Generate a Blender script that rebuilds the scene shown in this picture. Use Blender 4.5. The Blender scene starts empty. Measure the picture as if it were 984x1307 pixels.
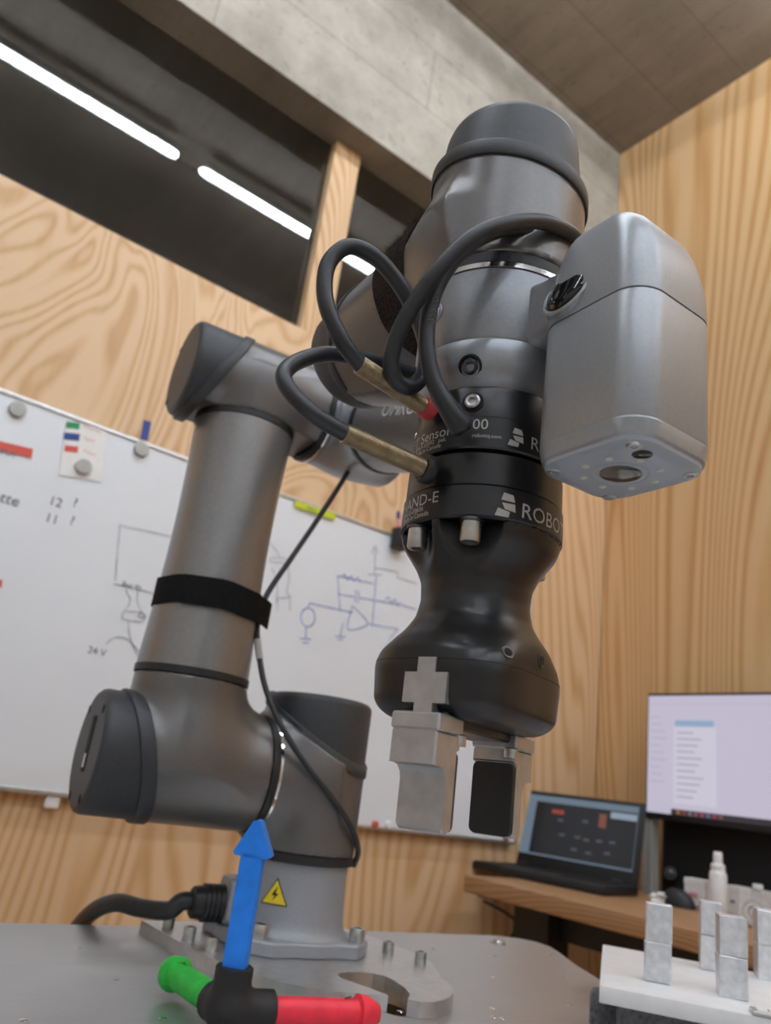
import bpy, bmesh, math, random
import numpy as np
from mathutils import Matrix, Vector

# ------------------------------------------------------------------ camera
random.seed(7)
rng = np.random.default_rng(5)
scene = bpy.context.scene
COL = scene.collection
CAM = np.array([0.0, 0.0, 0.1658])
FPX = 1000.0                                  # focal length in pixels of the 984 x 1307 frame
_yaw, _pit, _rol = map(math.radians, (54.7, 19.45, -7.95))
def _cam_axes(a, b, c):
    f0 = np.array([math.cos(a)*math.cos(b), math.sin(a)*math.cos(b), math.sin(b)])
    r0 = np.array([math.sin(a), -math.cos(a), 0]); d0 = np.cross(f0, r0)
    return np.array([math.cos(c)*r0+math.sin(c)*d0, -math.sin(c)*r0+math.cos(c)*d0, f0])
CM = _cam_axes(_yaw, _pit, _rol)
cam_data = bpy.data.cameras.new('camera')
cam = bpy.data.objects.new('camera', cam_data); COL.objects.link(cam)
mw = Matrix.Identity(4)
for i in range(3):
    mw[i][0], mw[i][1], mw[i][2], mw[i][3] = CM[0][i], -CM[1][i], -CM[2][i], CAM[i]
cam.matrix_world = mw
cam_data.sensor_fit = 'HORIZONTAL'; cam_data.sensor_width = 36.0
cam_data.lens = 36.0*FPX/984.0
cam_data.clip_start = 0.01
cam_data.dof.use_dof = True
cam_data.dof.focus_distance = 0.385
cam_data.dof.aperture_fstop = 15.0
scene.camera = cam
scene.view_settings.view_transform = 'Standard'
scene.view_settings.look = 'None'
scene.view_settings.gamma = 1.0
scene.view_settings.exposure = 0.0
scene.view_settings.use_curve_mapping = False
world = bpy.data.worlds.new('world'); scene.world = world
world.use_nodes = True
world.node_tree.nodes['Background'].inputs[0].default_value = (0.55, 0.58, 0.62, 1)
world.node_tree.nodes['Background'].inputs[1].default_value = 0.25
LAMP_STRENGTH = 66.0
def ray(x, y): return CM.T @ np.array([(x-492)/FPX, (y-653.5)/FPX, 1.0])
def at(x, y, d): return CAM + ray(x, y)*d
def atp(x, y, ax, v):
    r = ray(x, y); return CAM + r*((v-CAM[ax])/r[ax])

# ------------------------------------------------------------------ materials
def lin(h):
    c = [int(h[i:i+2], 16)/255 for i in (0, 2, 4)]
    return tuple(((x+.055)/1.055)**2.4 if x > .04045 else x/12.92 for x in c) + (1,)
def new_mat(name):
    m = bpy.data.materials.new(name); m.use_nodes = True
    nt = m.node_tree; b = nt.nodes['Principled BSDF']
    return m, nt, b
def N(nt, kind, **kw):
    n = nt.nodes.new('ShaderNode'+kind)
    for k, v in kw.items(): setattr(n, k, v)
    return n
def coords(nt, scale, gen='Object', rot=(0, 0, 0)):
    tc = N(nt, 'TexCoord'); mp = N(nt, 'Mapping'); mp.inputs['Scale'].default_value = scale
    mp.inputs['Rotation'].default_value = rot
    nt.links.new(tc.outputs[gen], mp.inputs['Vector']); return mp.outputs['Vector']
def noise(nt, vec, scale, detail=3, rough=.5, dist=0):
    n = N(nt, 'TexNoise'); n.inputs['Scale'].default_value = scale
    n.inputs['Detail'].default_value = detail; n.inputs['Roughness'].default_value = rough
    n.inputs['Distortion'].default_value = dist
    nt.links.new(vec, n.inputs['Vector']); return n.outputs['Fac']
def ramp(nt, fac, stops):
    r = N(nt, 'ValToRGB'); e = r.color_ramp.elements
    while len(e) < len(stops): e.new(.5)
    for k, (p, c) in zip(e, stops): k.position = p; k.color = c
    nt.links.new(fac, r.inputs['Fac']); return r.outputs['Color']
def bump(nt, b, h, strength=.1, dist=.001):
    n = N(nt, 'Bump'); n.inputs['Strength'].default_value = strength; n.inputs['Distance'].default_value = dist
    nt.links.new(h, n.inputs['Height']); nt.links.new(n.outputs['Normal'], b.inputs['Normal'])
def math_n(nt, op, a, v=None):
    n = N(nt, 'Math', operation=op); nt.links.new(a, n.inputs[0])
    if v is not None:
        if isinstance(v, (int, float)): n.inputs[1].default_value = v
        else: nt.links.new(v, n.inputs[1])
    return n.outputs[0]
def simple(name, col, rough=.5, metal=0., var=.12, scale=60, bmp=0., coat=0., spec=None):
    m, nt, b = new_mat(name)
    c = lin(col) if isinstance(col, str) else tuple(col)+(1,)
    v = coords(nt, (1, 1, 1)); f = noise(nt, v, scale, 4)
    lo = tuple(x*(1-var) for x in c[:3])+(1,); hi = tuple(min(1, x*(1+var)) for x in c[:3])+(1,)
    nt.links.new(ramp(nt, f, [(.3, lo), (.7, hi)]), b.inputs['Base Color'])
    b.inputs['Roughness'].default_value = rough; b.inputs['Metallic'].default_value = metal
    if coat: b.inputs['Coat Weight'].default_value = coat; b.inputs['Coat Roughness'].default_value = .15
    if spec is not None: b.inputs['Specular IOR Level'].default_value = spec
    if bmp: bump(nt, b, noise(nt, v, scale*12, 2), bmp, .0004)
    return m
def glow(name, col, s):
    m, nt, b = new_mat(name); c = lin(col)
    b.inputs['Base Color'].default_value = (.02, .02, .02, 1); b.inputs['Emission Color'].default_value = c
    b.inputs['Emission Strength'].default_value = s; b.inputs['Roughness'].default_value = .3
    return m
def plywood(name, light, mid, dark, sc, seed, freq=400., warp=.25, rough=.42):
    m, nt, b = new_mat(name)
    v0 = coords(nt, sc); v = N(nt, 'Mapping'); v.inputs['Location'].default_value = (seed, seed*1.7, seed*.6)
    nt.links.new(v0, v.inputs['Vector']); v = v.outputs['Vector']
    big = noise(nt, v, 1.0, 2.4, rough, warp)
    ph = math_n(nt, 'MULTIPLY', big, freq)
    rings = math_n(nt, 'SINE', ph); r01 = math_n(nt, 'MULTIPLY_ADD', rings, .5); nt.nodes[-1].inputs[2].default_value = .5
    vf = coords(nt, (sc[0]*30, sc[1]*30, sc[2]*9)); fine = noise(nt, vf, 1.0, 4, .6)
    mixf = math_n(nt, 'MULTIPLY', r01, .68); mixf = math_n(nt, 'ADD', mixf, math_n(nt, 'MULTIPLY', fine, .42))
    c = ramp(nt, mixf, [(.10, dark), (.38, mid), (.72, light), (1., light)])
    patch = noise(nt, v, .8, 2); pc = ramp(nt, patch, [(.35, (.86, .84, .8, 1)), (.65, (1, 1, 1, 1))])
    mx = N(nt, 'MixRGB', blend_type='MULTIPLY'); mx.inputs[0].default_value = .8
    nt.links.new(c, mx.inputs[1]); nt.links.new(pc, mx.inputs[2])
    nt.links.new(mx.outputs[0], b.inputs['Base Color'])
    b.inputs['Roughness'].default_value = .55; bump(nt, b, mixf, .06, .0006)
    return m
def concrete(name, c1, c2, board=None, rot=(0, 0, 0)):
    m, nt, b = new_mat(name)
    v = coords(nt, (1, 1, 1), rot=rot); a = noise(nt, v, 2.2, 6, .62); sp = noise(nt, v, 34, 3, .7)
    st = noise(nt, coords(nt, (7, 1.0, 7), rot=rot), 1.3, 5, .7)
    f = math_n(nt, 'ADD', math_n(nt, 'MULTIPLY', a, .55), math_n(nt, 'MULTIPLY', st, .45))
    col = ramp(nt, f, [(.34, c1), (.64, c2)])
    pit = ramp(nt, sp, [(.30, (.55, .53, .5, 1)), (.40, (1, 1, 1, 1))])
    mx = N(nt, 'MixRGB', blend_type='MULTIPLY'); mx.inputs[0].default_value = .6
    nt.links.new(col, mx.inputs[1]); nt.links.new(pit, mx.inputs[2])
    br = N(nt, 'TexBrick'); br.inputs['Scale'].default_value = 1.0; br.inputs['Mortar Size'].default_value = .004; br.inputs['Brick Width'].default_value = 1.35; br.inputs['Row Height'].default_value = .24
    br.inputs['Color1'].default_value = (1, 1, 1, 1); br.inputs['Color2'].default_value = (.90, .89, .88, 1); br.inputs['Mortar'].default_value = (.62, .60, .57, 1); br.inputs['Mortar Smooth'].default_value = .6
    nt.links.new(coords(nt, (1, 1, 1), rot=board or (0, 0, 0)), br.inputs['Vector'])
    m2 = N(nt, 'MixRGB', blend_type='MULTIPLY'); m2.inputs[0].default_value = .7
    nt.links.new(mx.outputs[0], m2.inputs[1]); nt.links.new(br.outputs['Color'], m2.inputs[2])
    nt.links.new(m2.outputs[0], b.inputs['Base Color'])
    b.inputs['Roughness'].default_value = .75; bump(nt, b, f, .3, .004)
    return m

M = {}
M['paint'] = simple('taupe metallic paint', (.155, .149, .146), .33, .55, .05, 400, .05)
M['arm'] = simple('anodised arm tube', (.245, .237, .233), .34, .62, .05, 200, .03)
M['char'] = simple('charcoal plastic', (.036, .039, .044), .50, 0, .12, 300, .12)
M['silver'] = simple('silver paint', (.32, .34, .365), .36, .55, .05, 500, .08)
M['silver2'] = simple('camera housing paint', (.335, .355, .375), .34, .42, .05, 700, .10)
M['basegrey'] = simple('cast grey paint', (.30, .315, .34), .45, .25, .05, 500, .08)
M['rubber'] = simple('black rubber', (.012, .013, .015), .5, 0, .2, 80, .05)
M['cable'] = simple('cable jacket', (.020, .023, .027), .42, 0, .2, 120, .06)
M['black'] = simple('black anodised aluminium', (.010, .010, .011), .33, .0, .15, 200, .04)
M['blackm'] = simple('black gripper shell', (.013, .013, .014), .30, .0, .2, 200, .02)
M['chrome'] = simple('polished ring', (.8, .8, .8), .12, 1, .02, 10)
M['steel'] = simple('zinc plated steel', (.52, .53, .53), .3, .95, .2, 150, .1)
M['dsteel'] = simple('dark oxide steel', (.10, .10, .105), .3, .9, .2, 150, .1)
M['alu'] = simple('milled aluminium', (.62, .62, .62), .34, .9, .08, 90, .12)
M['fing'] = simple('finger steel', (.47, .48, .49), .34, .75, .12, 120, .12)
M['brass'] = simple('brass spring', (.30, .235, .14), .35, .85, .2, 200, .1)
M['red'] = simple('red collar', (.55, .05, .05), .45, 0, .1)
M['textgrey'] = simple('laser marking', (.42, .41, .38), .6, 0, .08)
M['textwhite'] = simple('white print', (.62, .62, .62), .6, 0, .05)
M['hole'] = simple('dark recess', (.004, .004, .004), .8, 0, .1)
M['blackglossy'] = simple('glossy black', (.008, .008, .009), .08, 0, .1)
M['velcro'] = simple('black hook strap', (.010, .010, .010), .95, 0, .5, 500, .6, spec=.15)
M['fuzz'] = simple('brown fuzzy strap', (.040, .033, .028), .98, 0, .6, 700, .9, spec=.1)
M['blue'] = simple('blue print filament', (.010, .235, .92), .45, 0, .10, 90, .25)
M['green'] = simple('green print filament', (.02, .50, .05), .5, 0, .12, 90, .25)
M['redp'] = simple('red print filament', (.90, .030, .060), .45, 0, .10, 90, .25)
M['blackp'] = simple('black print filament', (.014, .014, .015), .6, 0, .2, 90, .3)
M['yellow'] = simple('warning yellow', (.80, .62, .02), .5, 0, .05)
M['white'] = simple('white plastic', (.78, .78, .78), .45, 0, .04)
M['whitebox'] = simple('white card box', (.72, .71, .70), .6, 0, .05)
M['board'] = simple('whiteboard enamel', (.74, .77, .80), .22, 0, .02, 4)
M['paper'] = simple('paper', (.80, .79, .76), .7, 0, .03)
M['magnet'] = simple('grey magnet', (.42, .42, .39), .5, 0, .05)
M['tapered'] = simple('red tape', (.62, .09, .06), .6, 0, .06)
M['tapeyel'] = simple('yellow green tape', (.55, .62, .01), .6, 0, .06)
M['tapegrn'] = simple('green sticker', (.01, .28, .10), .6, 0, .06)
M['tapeblu'] = simple('blue sticker', (.03, .06, .27), .6, 0, .06)
M['inkblack'] = simple('black marker ink', (.13, .135, .15), .5, 0, .3, 60)
M['inkgrey'] = simple('grey marker ink', (.38, .40, .43), .5, 0, .3, 60)
M['inkblue'] = simple('blue marker ink', (.25, .34, .62), .5, 0, .3, 60)
M['inkred'] = simple('red ink', (.75, .30, .30), .5, 0, .2, 60)
M['desk'] = plywood('oak desk top', lin('B58C64'), lin('A87E56'), lin('946B45'), (4., .6, 4.), 3.1)
M['ply_l'] = plywood('plywood left wall', lin('E2C098'), lin('D9B185'), lin('C89A68'), (1.5, 1.5, .20), 4.3, 400., .4)
M['ply_u'] = plywood('plywood upper left wall', lin('E3C29B'), lin('DBB58B'), lin('C99E6E'), (2.3, 2.3, 1.05), 11.3, 150., 1.3, .5)
M['ply_r'] = plywood('plywood right wall', lin('E0BA8A'), lin('D5A974'), lin('C08E58'), (1.3, 1.3, .20), 9.2, 330., .7)
M['post'] = plywood('pine post', lin('DDBB92'), lin('D2AC7E'), lin('BD9160'), (3., 3., .25), 2.2)
M['conc'] = concrete('concrete beam', lin('857D71'), lin('ADA699'), (-math.pi/2, 0, 0))
M['concd'] = concrete('concrete ceiling', lin('6E6557'), lin('94897A'), rot=(0, 0, 1.57))
M['floor'] = plywood('oak floor', lin('C9A274'), lin('BB915F'), lin('A67C4C'), (.4, 3., 1.), 6.1)
M['plaster'] = simple('white plaster', (.62, .62, .60), .7, 0, .04, 4)
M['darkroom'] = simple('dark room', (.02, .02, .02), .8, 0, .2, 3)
M['lamp'] = glow('lamp diffuser', 'E8F2FF', LAMP_STRENGTH)
M['lampbody'] = simple('lamp body', (.5, .5, .5), .5, 0, .05)
def _glass():
    m, nt, b = new_mat('window glass')
    b.inputs['Base Color'].default_value = (.8, .85, .85, 1); b.inputs['Roughness'].default_value = 0.0
    b.inputs['Transmission Weight'].default_value = 1.0; b.inputs['IOR'].default_value = 1.75
    return m
M['glass'] = _glass()
def _table():
    m, nt, b = new_mat('brushed table plate')
    v = coords(nt, (1, 1, 1)); a = noise(nt, v, 7, 6, .7); fine = noise(nt, coords(nt, (14, 420, 1)), 1.0, 3)
    f = math_n(nt, 'ADD', math_n(nt, 'MULTIPLY', a, .75), math_n(nt, 'MULTIPLY', fine, .25))
    nt.links.new(ramp(nt, f, [(.3, (.42, .42, .425, 1)), (.7, (.56, .56, .565, 1))]), b.inputs['Base Color'])
    nt.links.new(ramp(nt, a, [(.3, (.30,)*3+(1,)), (.7, (.44,)*3+(1,))]), b.inputs['Roughness'])
    b.inputs['Metallic'].default_value = .75; bump(nt, b, fine, .05, .0003)
    return m
M['table'] = _table()
def _lens():
    m, nt, b = new_mat('diffuser cover')
    b.inputs['Base Color'].default_value = (.36, .41, .47, 1); b.inputs['Roughness'].default_value = .28
    b.inputs['Subsurface Weight'].default_value = .0; b.inputs['Coat Weight'].default_value = .3
    return m
M['cover'] = _lens()
M['led'] = simple('led dots', (.62, .62, .55), .4, 0, .05)
M['lensglass'] = simple('lens glass', (.17, .16, .14), .08, .6, .4, 60)

# ------------------------------------------------------------------ mesh helpers
WM = {}
def tag(o, label, cat, group=None, kind=None):
    o['label'] = label; o['category'] = cat
    if group: o['group'] = group
    if kind: o['kind'] = kind
    return o
def thing(name, label, cat, loc, rotz=0., group=None):
    o = bpy.data.objects.new(name, None); COL.objects.link(o)
    o.empty_display_size = .02
    m = Matrix.Translation(Vector([float(x) for x in loc])) @ Matrix.Rotation(rotz, 4, 'Z')
    o.matrix_world = m; WM[o] = m
    return tag(o, label, cat, group)
def mk(name, vf, mat, parent=None, F=None, smooth=35, label=None):
    """one mesh object; vf = (verts, faces) in frame F (world when None)"""
    verts, faces = vf[0], vf[1]
    verts = np.asarray(verts, float).reshape(-1, 3)
    A = np.eye(4) if F is None else np.array(F)
    P = np.eye(4) if parent is None else np.array(WM[parent].inverted())
    if parent is None:                         # origin at the thing's base centre
        w = verts @ A[:3, :3].T + A[:3, 3]
        o3 = np.array([(w[:, 0].min()+w[:, 0].max())/2, (w[:, 1].min()+w[:, 1].max())/2, w[:, 2].min()])
        loc = w - o3
    else:
        Q = P @ A; loc = verts @ Q[:3, :3].T + Q[:3, 3]
    me = bpy.data.meshes.new(name)
    me.from_pydata(loc.tolist(), [], [list(map(int, f)) for f in faces]); me.update()
    bm = bmesh.new(); bm.from_mesh(me); bmesh.ops.recalc_face_normals(bm, faces=bm.faces); bm.to_mesh(me); bm.free()
    if smooth:
        me.shade_smooth(); me.set_sharp_from_angle(angle=math.radians(smooth))
    mats = mat if isinstance(mat, (list, tuple)) else [mat]
    for k in mats: me.materials.append(M[k] if isinstance(k, str) else k)
    if len(vf) > 2:
        for p, k in zip(me.polygons, vf[2]): p.material_index = k
    o = bpy.data.objects.new(name, me); COL.objects.link(o)
    if parent is None:
        m = Matrix.Translation(Vector(o3)); o.matrix_world = m; WM[o] = m
    else:
        o.parent = parent; WM[o] = WM[parent].copy()
    if label: o['label'] = label
    return o
def struct(name, vf, mat, F=None, smooth=0):
    o = mk(name, vf, mat, None, F, smooth); o['kind'] = 'structure'; return o
def join(*parts):
    V, Fc, n = [], [], 0
    for p in parts:
        v = np.asarray(p[0], float).reshape(-1, 3); V.append(v); Fc += [[i+n for i in f] for f in p[1]]; n += len(v)
    return np.concatenate(V), Fc
def xf(vf, F):
    A = np.array(F); v = np.asarray(vf[0], float).reshape(-1, 3); return v @ A[:3, :3].T + A[:3, 3], vf[1]
def frame(o, x=None, z=None, y=None):
    """frame from origin and a z axis (and a rough x)"""
    z = np.array(z, float); z /= np.linalg.norm(z)
    if x is None: x = [1, 0, 0] if abs(z[0]) < .9 else [0, 1, 0]
    x = np.array(x, float); x = x-z*np.dot(x, z); x /= np.linalg.norm(x); y = np.cross(z, x)
    A = np.eye(4); A[:3, 0], A[:3, 1], A[:3, 2], A[:3, 3] = x, y, z, o
    return A
def box(x0, x1, y0, y1, z0, z1, bev=0.0, seg=2):
    if not bev:
        v = [(x, y, z) for z in (z0, z1) for y in (y0, y1) for x in (x0, x1)]
        return np.array(v, float), [(0, 2, 3, 1), (4, 5, 7, 6), (0, 1, 5, 4), (2, 6, 7, 3), (0, 4, 6, 2), (1, 3, 7, 5)]
    bm = bmesh.new(); bmesh.ops.create_cube(bm, size=1)
    for w in bm.verts:
        w.co = Vector(((x0+x1)/2+w.co.x*(x1-x0), (y0+y1)/2+w.co.y*(y1-y0), (z0+z1)/2+w.co.z*(z1-z0)))
    bmesh.ops.bevel(bm, geom=list(bm.edges), offset=bev, segments=seg, affect='EDGES', profile=.5)
    bm.verts.index_update(); r = np.array([w.co[:] for w in bm.verts]), [[w.index for w in f.verts] for f in bm.faces]
    bm.free(); return r
def loft(rings, cap0=True, cap1=True):
    n = len(rings[0]); V = np.concatenate([np.asarray(r, float) for r in rings]); Fc = []
    for k in range(len(rings)-1):
        for i in range(n):
            j = (i+1) % n; Fc.append((k*n+i, k*n+j, (k+1)*n+j, (k+1)*n+i))
    if cap0: Fc.append(tuple(range(n))[::-1])
    if cap1: Fc.append(tuple((len(rings)-1)*n+i for i in range(n)))
    return V, Fc
def circ(r, z, n=64, cx=0, cy=0):
    a = np.linspace(0, 2*math.pi, n, endpoint=False)
    return np.stack([cx+r*np.cos(a), cy+r*np.sin(a), np.full(n, z)], 1)
def lathe(prof, n=64, cap0=True, cap1=True): return loft([circ(r, z, n) for r, z in prof], cap0, cap1)
def prism(poly, z0, z1, bev=0.):
    p = np.asarray(poly, float)
    R = lambda q, z: np.concatenate([q, np.full((len(q), 1), z)], 1)
    if not bev: return loft([R(p, z0), R(p, z1)])
    c = p.mean(0); d = p-c; q = c+d*(1-bev/np.linalg.norm(d, axis=1, keepdims=True))
    return loft([R(q, z0), R(p, z0+bev), R(p, z1-bev), R(q, z1)])
def rrect(hx, hy, r, n=8):
    pts = []
    for k, (sx, sy) in enumerate(((1, 1), (-1, 1), (-1, -1), (1, -1))):
        for i in range(n+1):
            a = k*math.pi/2+i/n*math.pi/2; pts.append((sx*(hx-r)+r*math.cos(a), sy*(hy-r)+r*math.sin(a)))
    return np.array(pts)
def spline(pts, n=12):
    p = np.asarray(pts, float); q = np.concatenate([[2*p[0]-p[1]], p, [2*p[-1]-p[-2]]]); out = []
    for i in range(1, len(q)-2):
        for t in np.linspace(0, 1, n, endpoint=False):
            a, b, c, d = q[i-1], q[i], q[i+1], q[i+2]
            out.append(.5*(2*b+(c-a)*t+(2*a-5*b+4*c-d)*t*t+(3*b-a-3*c+d)*t**3))
    out.append(q[-2]); return np.array(out)
def tube(path, r, n=12, caps=True):
    p = np.asarray(path, float); t = np.gradient(p, axis=0); t /= np.linalg.norm(t, axis=1, keepdims=True)
    up = np.array([0, 0, 1.]) if abs(t[0][2]) < .9 else np.array([1., 0, 0])
    nx = np.cross(t[0], up); nx /= np.linalg.norm(nx); rings = []
    a = np.linspace(0, 2*math.pi, n, endpoint=False)
    rr = r if hasattr(r, '__len__') else [r]*len(p)
    for i in range(len(p)):
        nx = nx-t[i]*np.dot(nx, t[i]); nx /= np.linalg.norm(nx); ny = np.cross(t[i], nx)
        rings.append(p[i]+rr[i]*(np.outer(np.cos(a), nx)+np.outer(np.sin(a), ny)))
    return loft(rings, caps, caps)
def sdfmesh(f, lo, hi, h):
    lo, hi = np.array(lo, float), np.array(hi, float)
    n = np.ceil((hi-lo)/h).astype(int)+1
    g = np.stack(np.meshgrid(*[lo[i]+h*np.arange(n[i]) for i in range(3)], indexing='ij'), -1)
    v = f(g.reshape(-1, 3)).reshape(n)
    ins = v < 0
    acc = np.zeros(tuple(n-1)+(3,)); cnt = np.zeros(tuple(n-1))
    idx = np.stack(np.meshgrid(*[np.arange(k-1) for k in n], indexing='ij'), -1).astype(float)
    cr = [(i, j, k) for i in (0, 1) for j in (0, 1) for k in (0, 1)]
    sl = lambda c: v[c[0]:n[0]-1+c[0], c[1]:n[1]-1+c[1], c[2]:n[2]-1+c[2]]
    for a in cr:
        for ax in range(3):
            if a[ax]: continue
            b = list(a); b[ax] = 1
            va, vb = sl(a), sl(b); m = (va < 0) != (vb < 0)
            t = np.where(m, va/np.where(m, va-vb, 1), 0)
            for d in range(3): acc[..., d] += np.where(m, a[d]+(t if d == ax else 0), 0)
            cnt += m
    act = cnt > 0; ids = -np.ones(act.shape, int); ids[act] = np.arange(act.sum())
    P = lo+h*(idx[act]+acc[act]/cnt[act][:, None]); Fc = []
    for ax in range(3):
        o1, o2 = [(1, 2), (2, 0), (0, 1)][ax]
        s = [slice(1, n[i]-1) for i in range(3)]; s[ax] = slice(0, n[ax]-1)
        s2 = list(s); s2[ax] = slice(1, n[ax])
        A, Bv = ins[tuple(s)], ins[tuple(s2)]; c = np.argwhere(A != Bv)
        off = np.array([1, 1, 1]); off[ax] = 0; c = c+off
        fl = A[tuple((c-off).T)]
        e1 = np.zeros(3, int); e1[o1] = 1; e2 = np.zeros(3, int); e2[o2] = 1
        q = np.stack([ids[tuple((c-d).T)] for d in (0*e1, e1, e1+e2, e2)], 1)
        q[~fl] = q[~fl][:, ::-1]; Fc.append(q)
    Fc = np.concatenate(Fc)
    for _ in range(4):
        e = h*.05; f0 = f(P); gr = np.stack([(f(P+e*np.eye(3)[i])-f(P-e*np.eye(3)[i]))/(2*e) for i in range(3)], 1)
        st = -gr*(f0/np.maximum((gr**2).sum(1), .05))[:, None]
        ln = np.linalg.norm(st, axis=1, keepdims=True); P = P+st*np.minimum(1, .7*h/np.maximum(ln, 1e-9))
    return P, Fc.tolist()
def cylf(o, d, r, s0=-9, s1=9):
    o = np.array(o, float); d = np.array(d, float); d /= np.linalg.norm(d)
    def f(p):
        q = p-o; s = q @ d; rad = np.linalg.norm(q-s[:, None]*d, axis=1)
        rr = r(s) if callable(r) else r
        return np.maximum(rad-rr, np.maximum(s0-s, s-s1))
    return f
def smin(a, b, k):
    h = np.clip(.5+.5*(b-a)/k, 0, 1); return b*(1-h)+a*h-k*h*(1-h)
def smax(a, b, k): return -smin(-a, -b, k)
def pln(o, d):
    o = np.array(o, float); d = np.array(d, float); d /= np.linalg.norm(d); return lambda p: (p-o) @ d
def capmesh(r, s_mid, tilt, a0, s_end, rim_w=.010, rim=.0022, inset=0., taper=0., n=96, groove=True):
    """end cap on a z-axis cylinder; the joint with the body is a tilted plane; returns cap and rim"""
    a = np.linspace(0, 2*math.pi, n, endpoint=False)
    s0 = s_mid+tilt*np.cos(a-a0)
    def R(rad, s): return np.stack([rad*np.cos(a), rad*np.sin(a), s*np.ones(n)], 1)
    cap = [R(r-.001, s0-.004)]
    e = .007
    top = np.maximum(s_end-e, s0+.002)
    cap += [R(r-inset, s0+.001), R(r-inset-taper*.5, (s0+top)/2), R(r-inset-taper, top)]
    for k in (.35, .7, .92, 1.0):
        cap.append(R(r-inset-taper-e*(1-math.cos(k*math.pi/2)), top+(s_end-top)*math.sin(k*math.pi/2)))
    cap.append(R(r-inset-taper-e-.003, s_end))
    rimr = [R(r-.001, s0-rim_w/2), R(r+rim*.7, s0-rim_w/2), R(r+rim, s0-rim_w/2+.0008), R(r+rim, s0+rim_w/2-.0012), R(r+rim*.6, s0+rim_w/2), R(r-inset-.002, s0+rim_w/2+.0005)]
    return loft(cap), loft(rimr, False, False)
def screw(name, parent, P, d, r, h, mat='steel', sock=True):
    """cap screw with a hexagonal socket, head standing along d"""
    A = frame(P, None, d)
    pr = [(r*.98, -.001), (r, 0), (r, h*.82), (r*.9, h)]
    a = np.arange(6)*math.pi/3
    body = [circ(q, z, 24) for q, z in pr]
    hexr = np.stack([np.cos(np.linspace(0, 2*math.pi, 24, endpoint=False))*r*.55, np.sin(np.linspace(0, 2*math.pi, 24, endpoint=False))*r*.55, np.full(24, h)], 1)
    o = mk(name, loft(body+[hexr], True, False), mat, parent, A)
    hx = [np.array([(r*.55*math.cos(t), r*.55*math.sin(t), z) for t in np.linspace(0, 2*math.pi, 24, endpoint=False)]) for z in (h, h-h*.5)]
    mk('socket', loft(hx, False, True), 'dsteel', o if parent is None or parent.parent is None else parent, A)
    return o
def text2d(s, size, align='LEFT'):
    cu = bpy.data.curves.new('t', 'FONT'); cu.body = s; cu.size = size; cu.align_x = align; cu.fill_mode = 'FRONT'
    cu.resolution_u = 3
    o = bpy.data.objects.new('t', cu); COL.objects.link(o)
    dg = bpy.context.evaluated_depsgraph_get(); me = bpy.data.meshes.new_from_object(o.evaluated_get(dg))
    v = np.array([w.co[:] for w in me.vertices]).reshape(-1, 3); f = [list(p.vertices) for p in me.polygons]
    bpy.data.objects.remove(o); bpy.data.curves.remove(cu); bpy.data.meshes.remove(me)
    return v, f
def ribbon(pts, w, nrm):
    """flat marker stroke"""
    p = np.asarray(pts, float); t = np.gradient(p, axis=0); t /= np.maximum(np.linalg.norm(t, axis=1, keepdims=True), 1e-9)
    s = np.cross(t, nrm)*w/2; V = np.concatenate([p+s, p-s]); n = len(p)
    return V, [(i, i+1, n+i+1, n+i) for i in range(n-1)]


# ------------------------------------------------------------------ room
WY, WX, CZ, FZ = 1.54, 1.97, 2.62, -0.75          # left wall plane, right wall plane, ceiling, floor
SILL, BEAM = 1.213, 1.900
XL, YB = -2.6, -3.0                                # far ends of the room behind the camera
struct('floor', box(XL, WX, YB, WY, FZ-.05, FZ), 'floor')
struct('ceiling', box(XL, WX, YB, WY+.16, CZ, CZ+.1), 'concd')
wl = struct('wall_left', box(XL, WX+.12, WY+.018, WY+.12, FZ, SILL), 'plaster')
mk('plywood_panel', box(1.5806, WX-.0006, WY, WY+.018, FZ, SILL, .0008, 1), 'ply_l', wl, smooth=0)
for x0, x1 in ((XL, -.92), (-.92, 1.58)):
    mk('plywood_panel', box(x0+.0006, x1-.0006, WY, WY+.018, FZ, .4994, .0008, 1), 'ply_l', wl, smooth=0)
    mk('plywood_panel', box(x0+.0006, x1-.0006, WY, WY+.018, .5006, SILL, .0008, 1), 'ply_u', wl, smooth=0)
wr = struct('wall_right', box(WX+.018, WX+.12, YB, WY+.12, FZ, CZ), 'plaster')
for y0, y1 in ((YB, -.98), (-.98, .28), (.28, WY)):
    mk('plywood_panel', box(WX, WX+.018, y0+.0006, y1-.0006, FZ, CZ, .0008, 1), 'ply_r', wr, smooth=0)
struct('wall_rear', box(XL, WX, YB-.1, YB, FZ, CZ), 'plaster')
struct('wall_side', box(XL-.1, XL, YB, WY, FZ, CZ), 'plaster')
struct('trim_1', box(XL, WX, WY, WY+.5, BEAM, CZ), 'conc')
# clerestory window: two panes either side of a pine post, an unlit room behind
GY = WY+.108
w1 = struct('window_1', box(XL, WX+.1, GY+.03, GY+.05, SILL-.06, SILL-.02), 'post')
for x0, x1 in ((XL, .80), (.885, WX)):
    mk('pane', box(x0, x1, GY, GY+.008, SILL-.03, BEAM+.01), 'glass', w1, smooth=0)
mk('mullion_post', box(.795, .882, WY+.077, GY-.001, SILL-.04, BEAM, .002, 1), 'post', w1, smooth=0)
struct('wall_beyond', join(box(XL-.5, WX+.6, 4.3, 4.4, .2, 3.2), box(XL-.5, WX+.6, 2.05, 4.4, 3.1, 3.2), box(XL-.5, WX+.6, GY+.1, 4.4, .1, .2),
       box(WX+.5, WX+.6, GY+.1, 4.4, .2, 3.2), box(XL-.6, XL-.5, GY+.1, 4.4, .2, 3.2)), 'darkroom')

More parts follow.
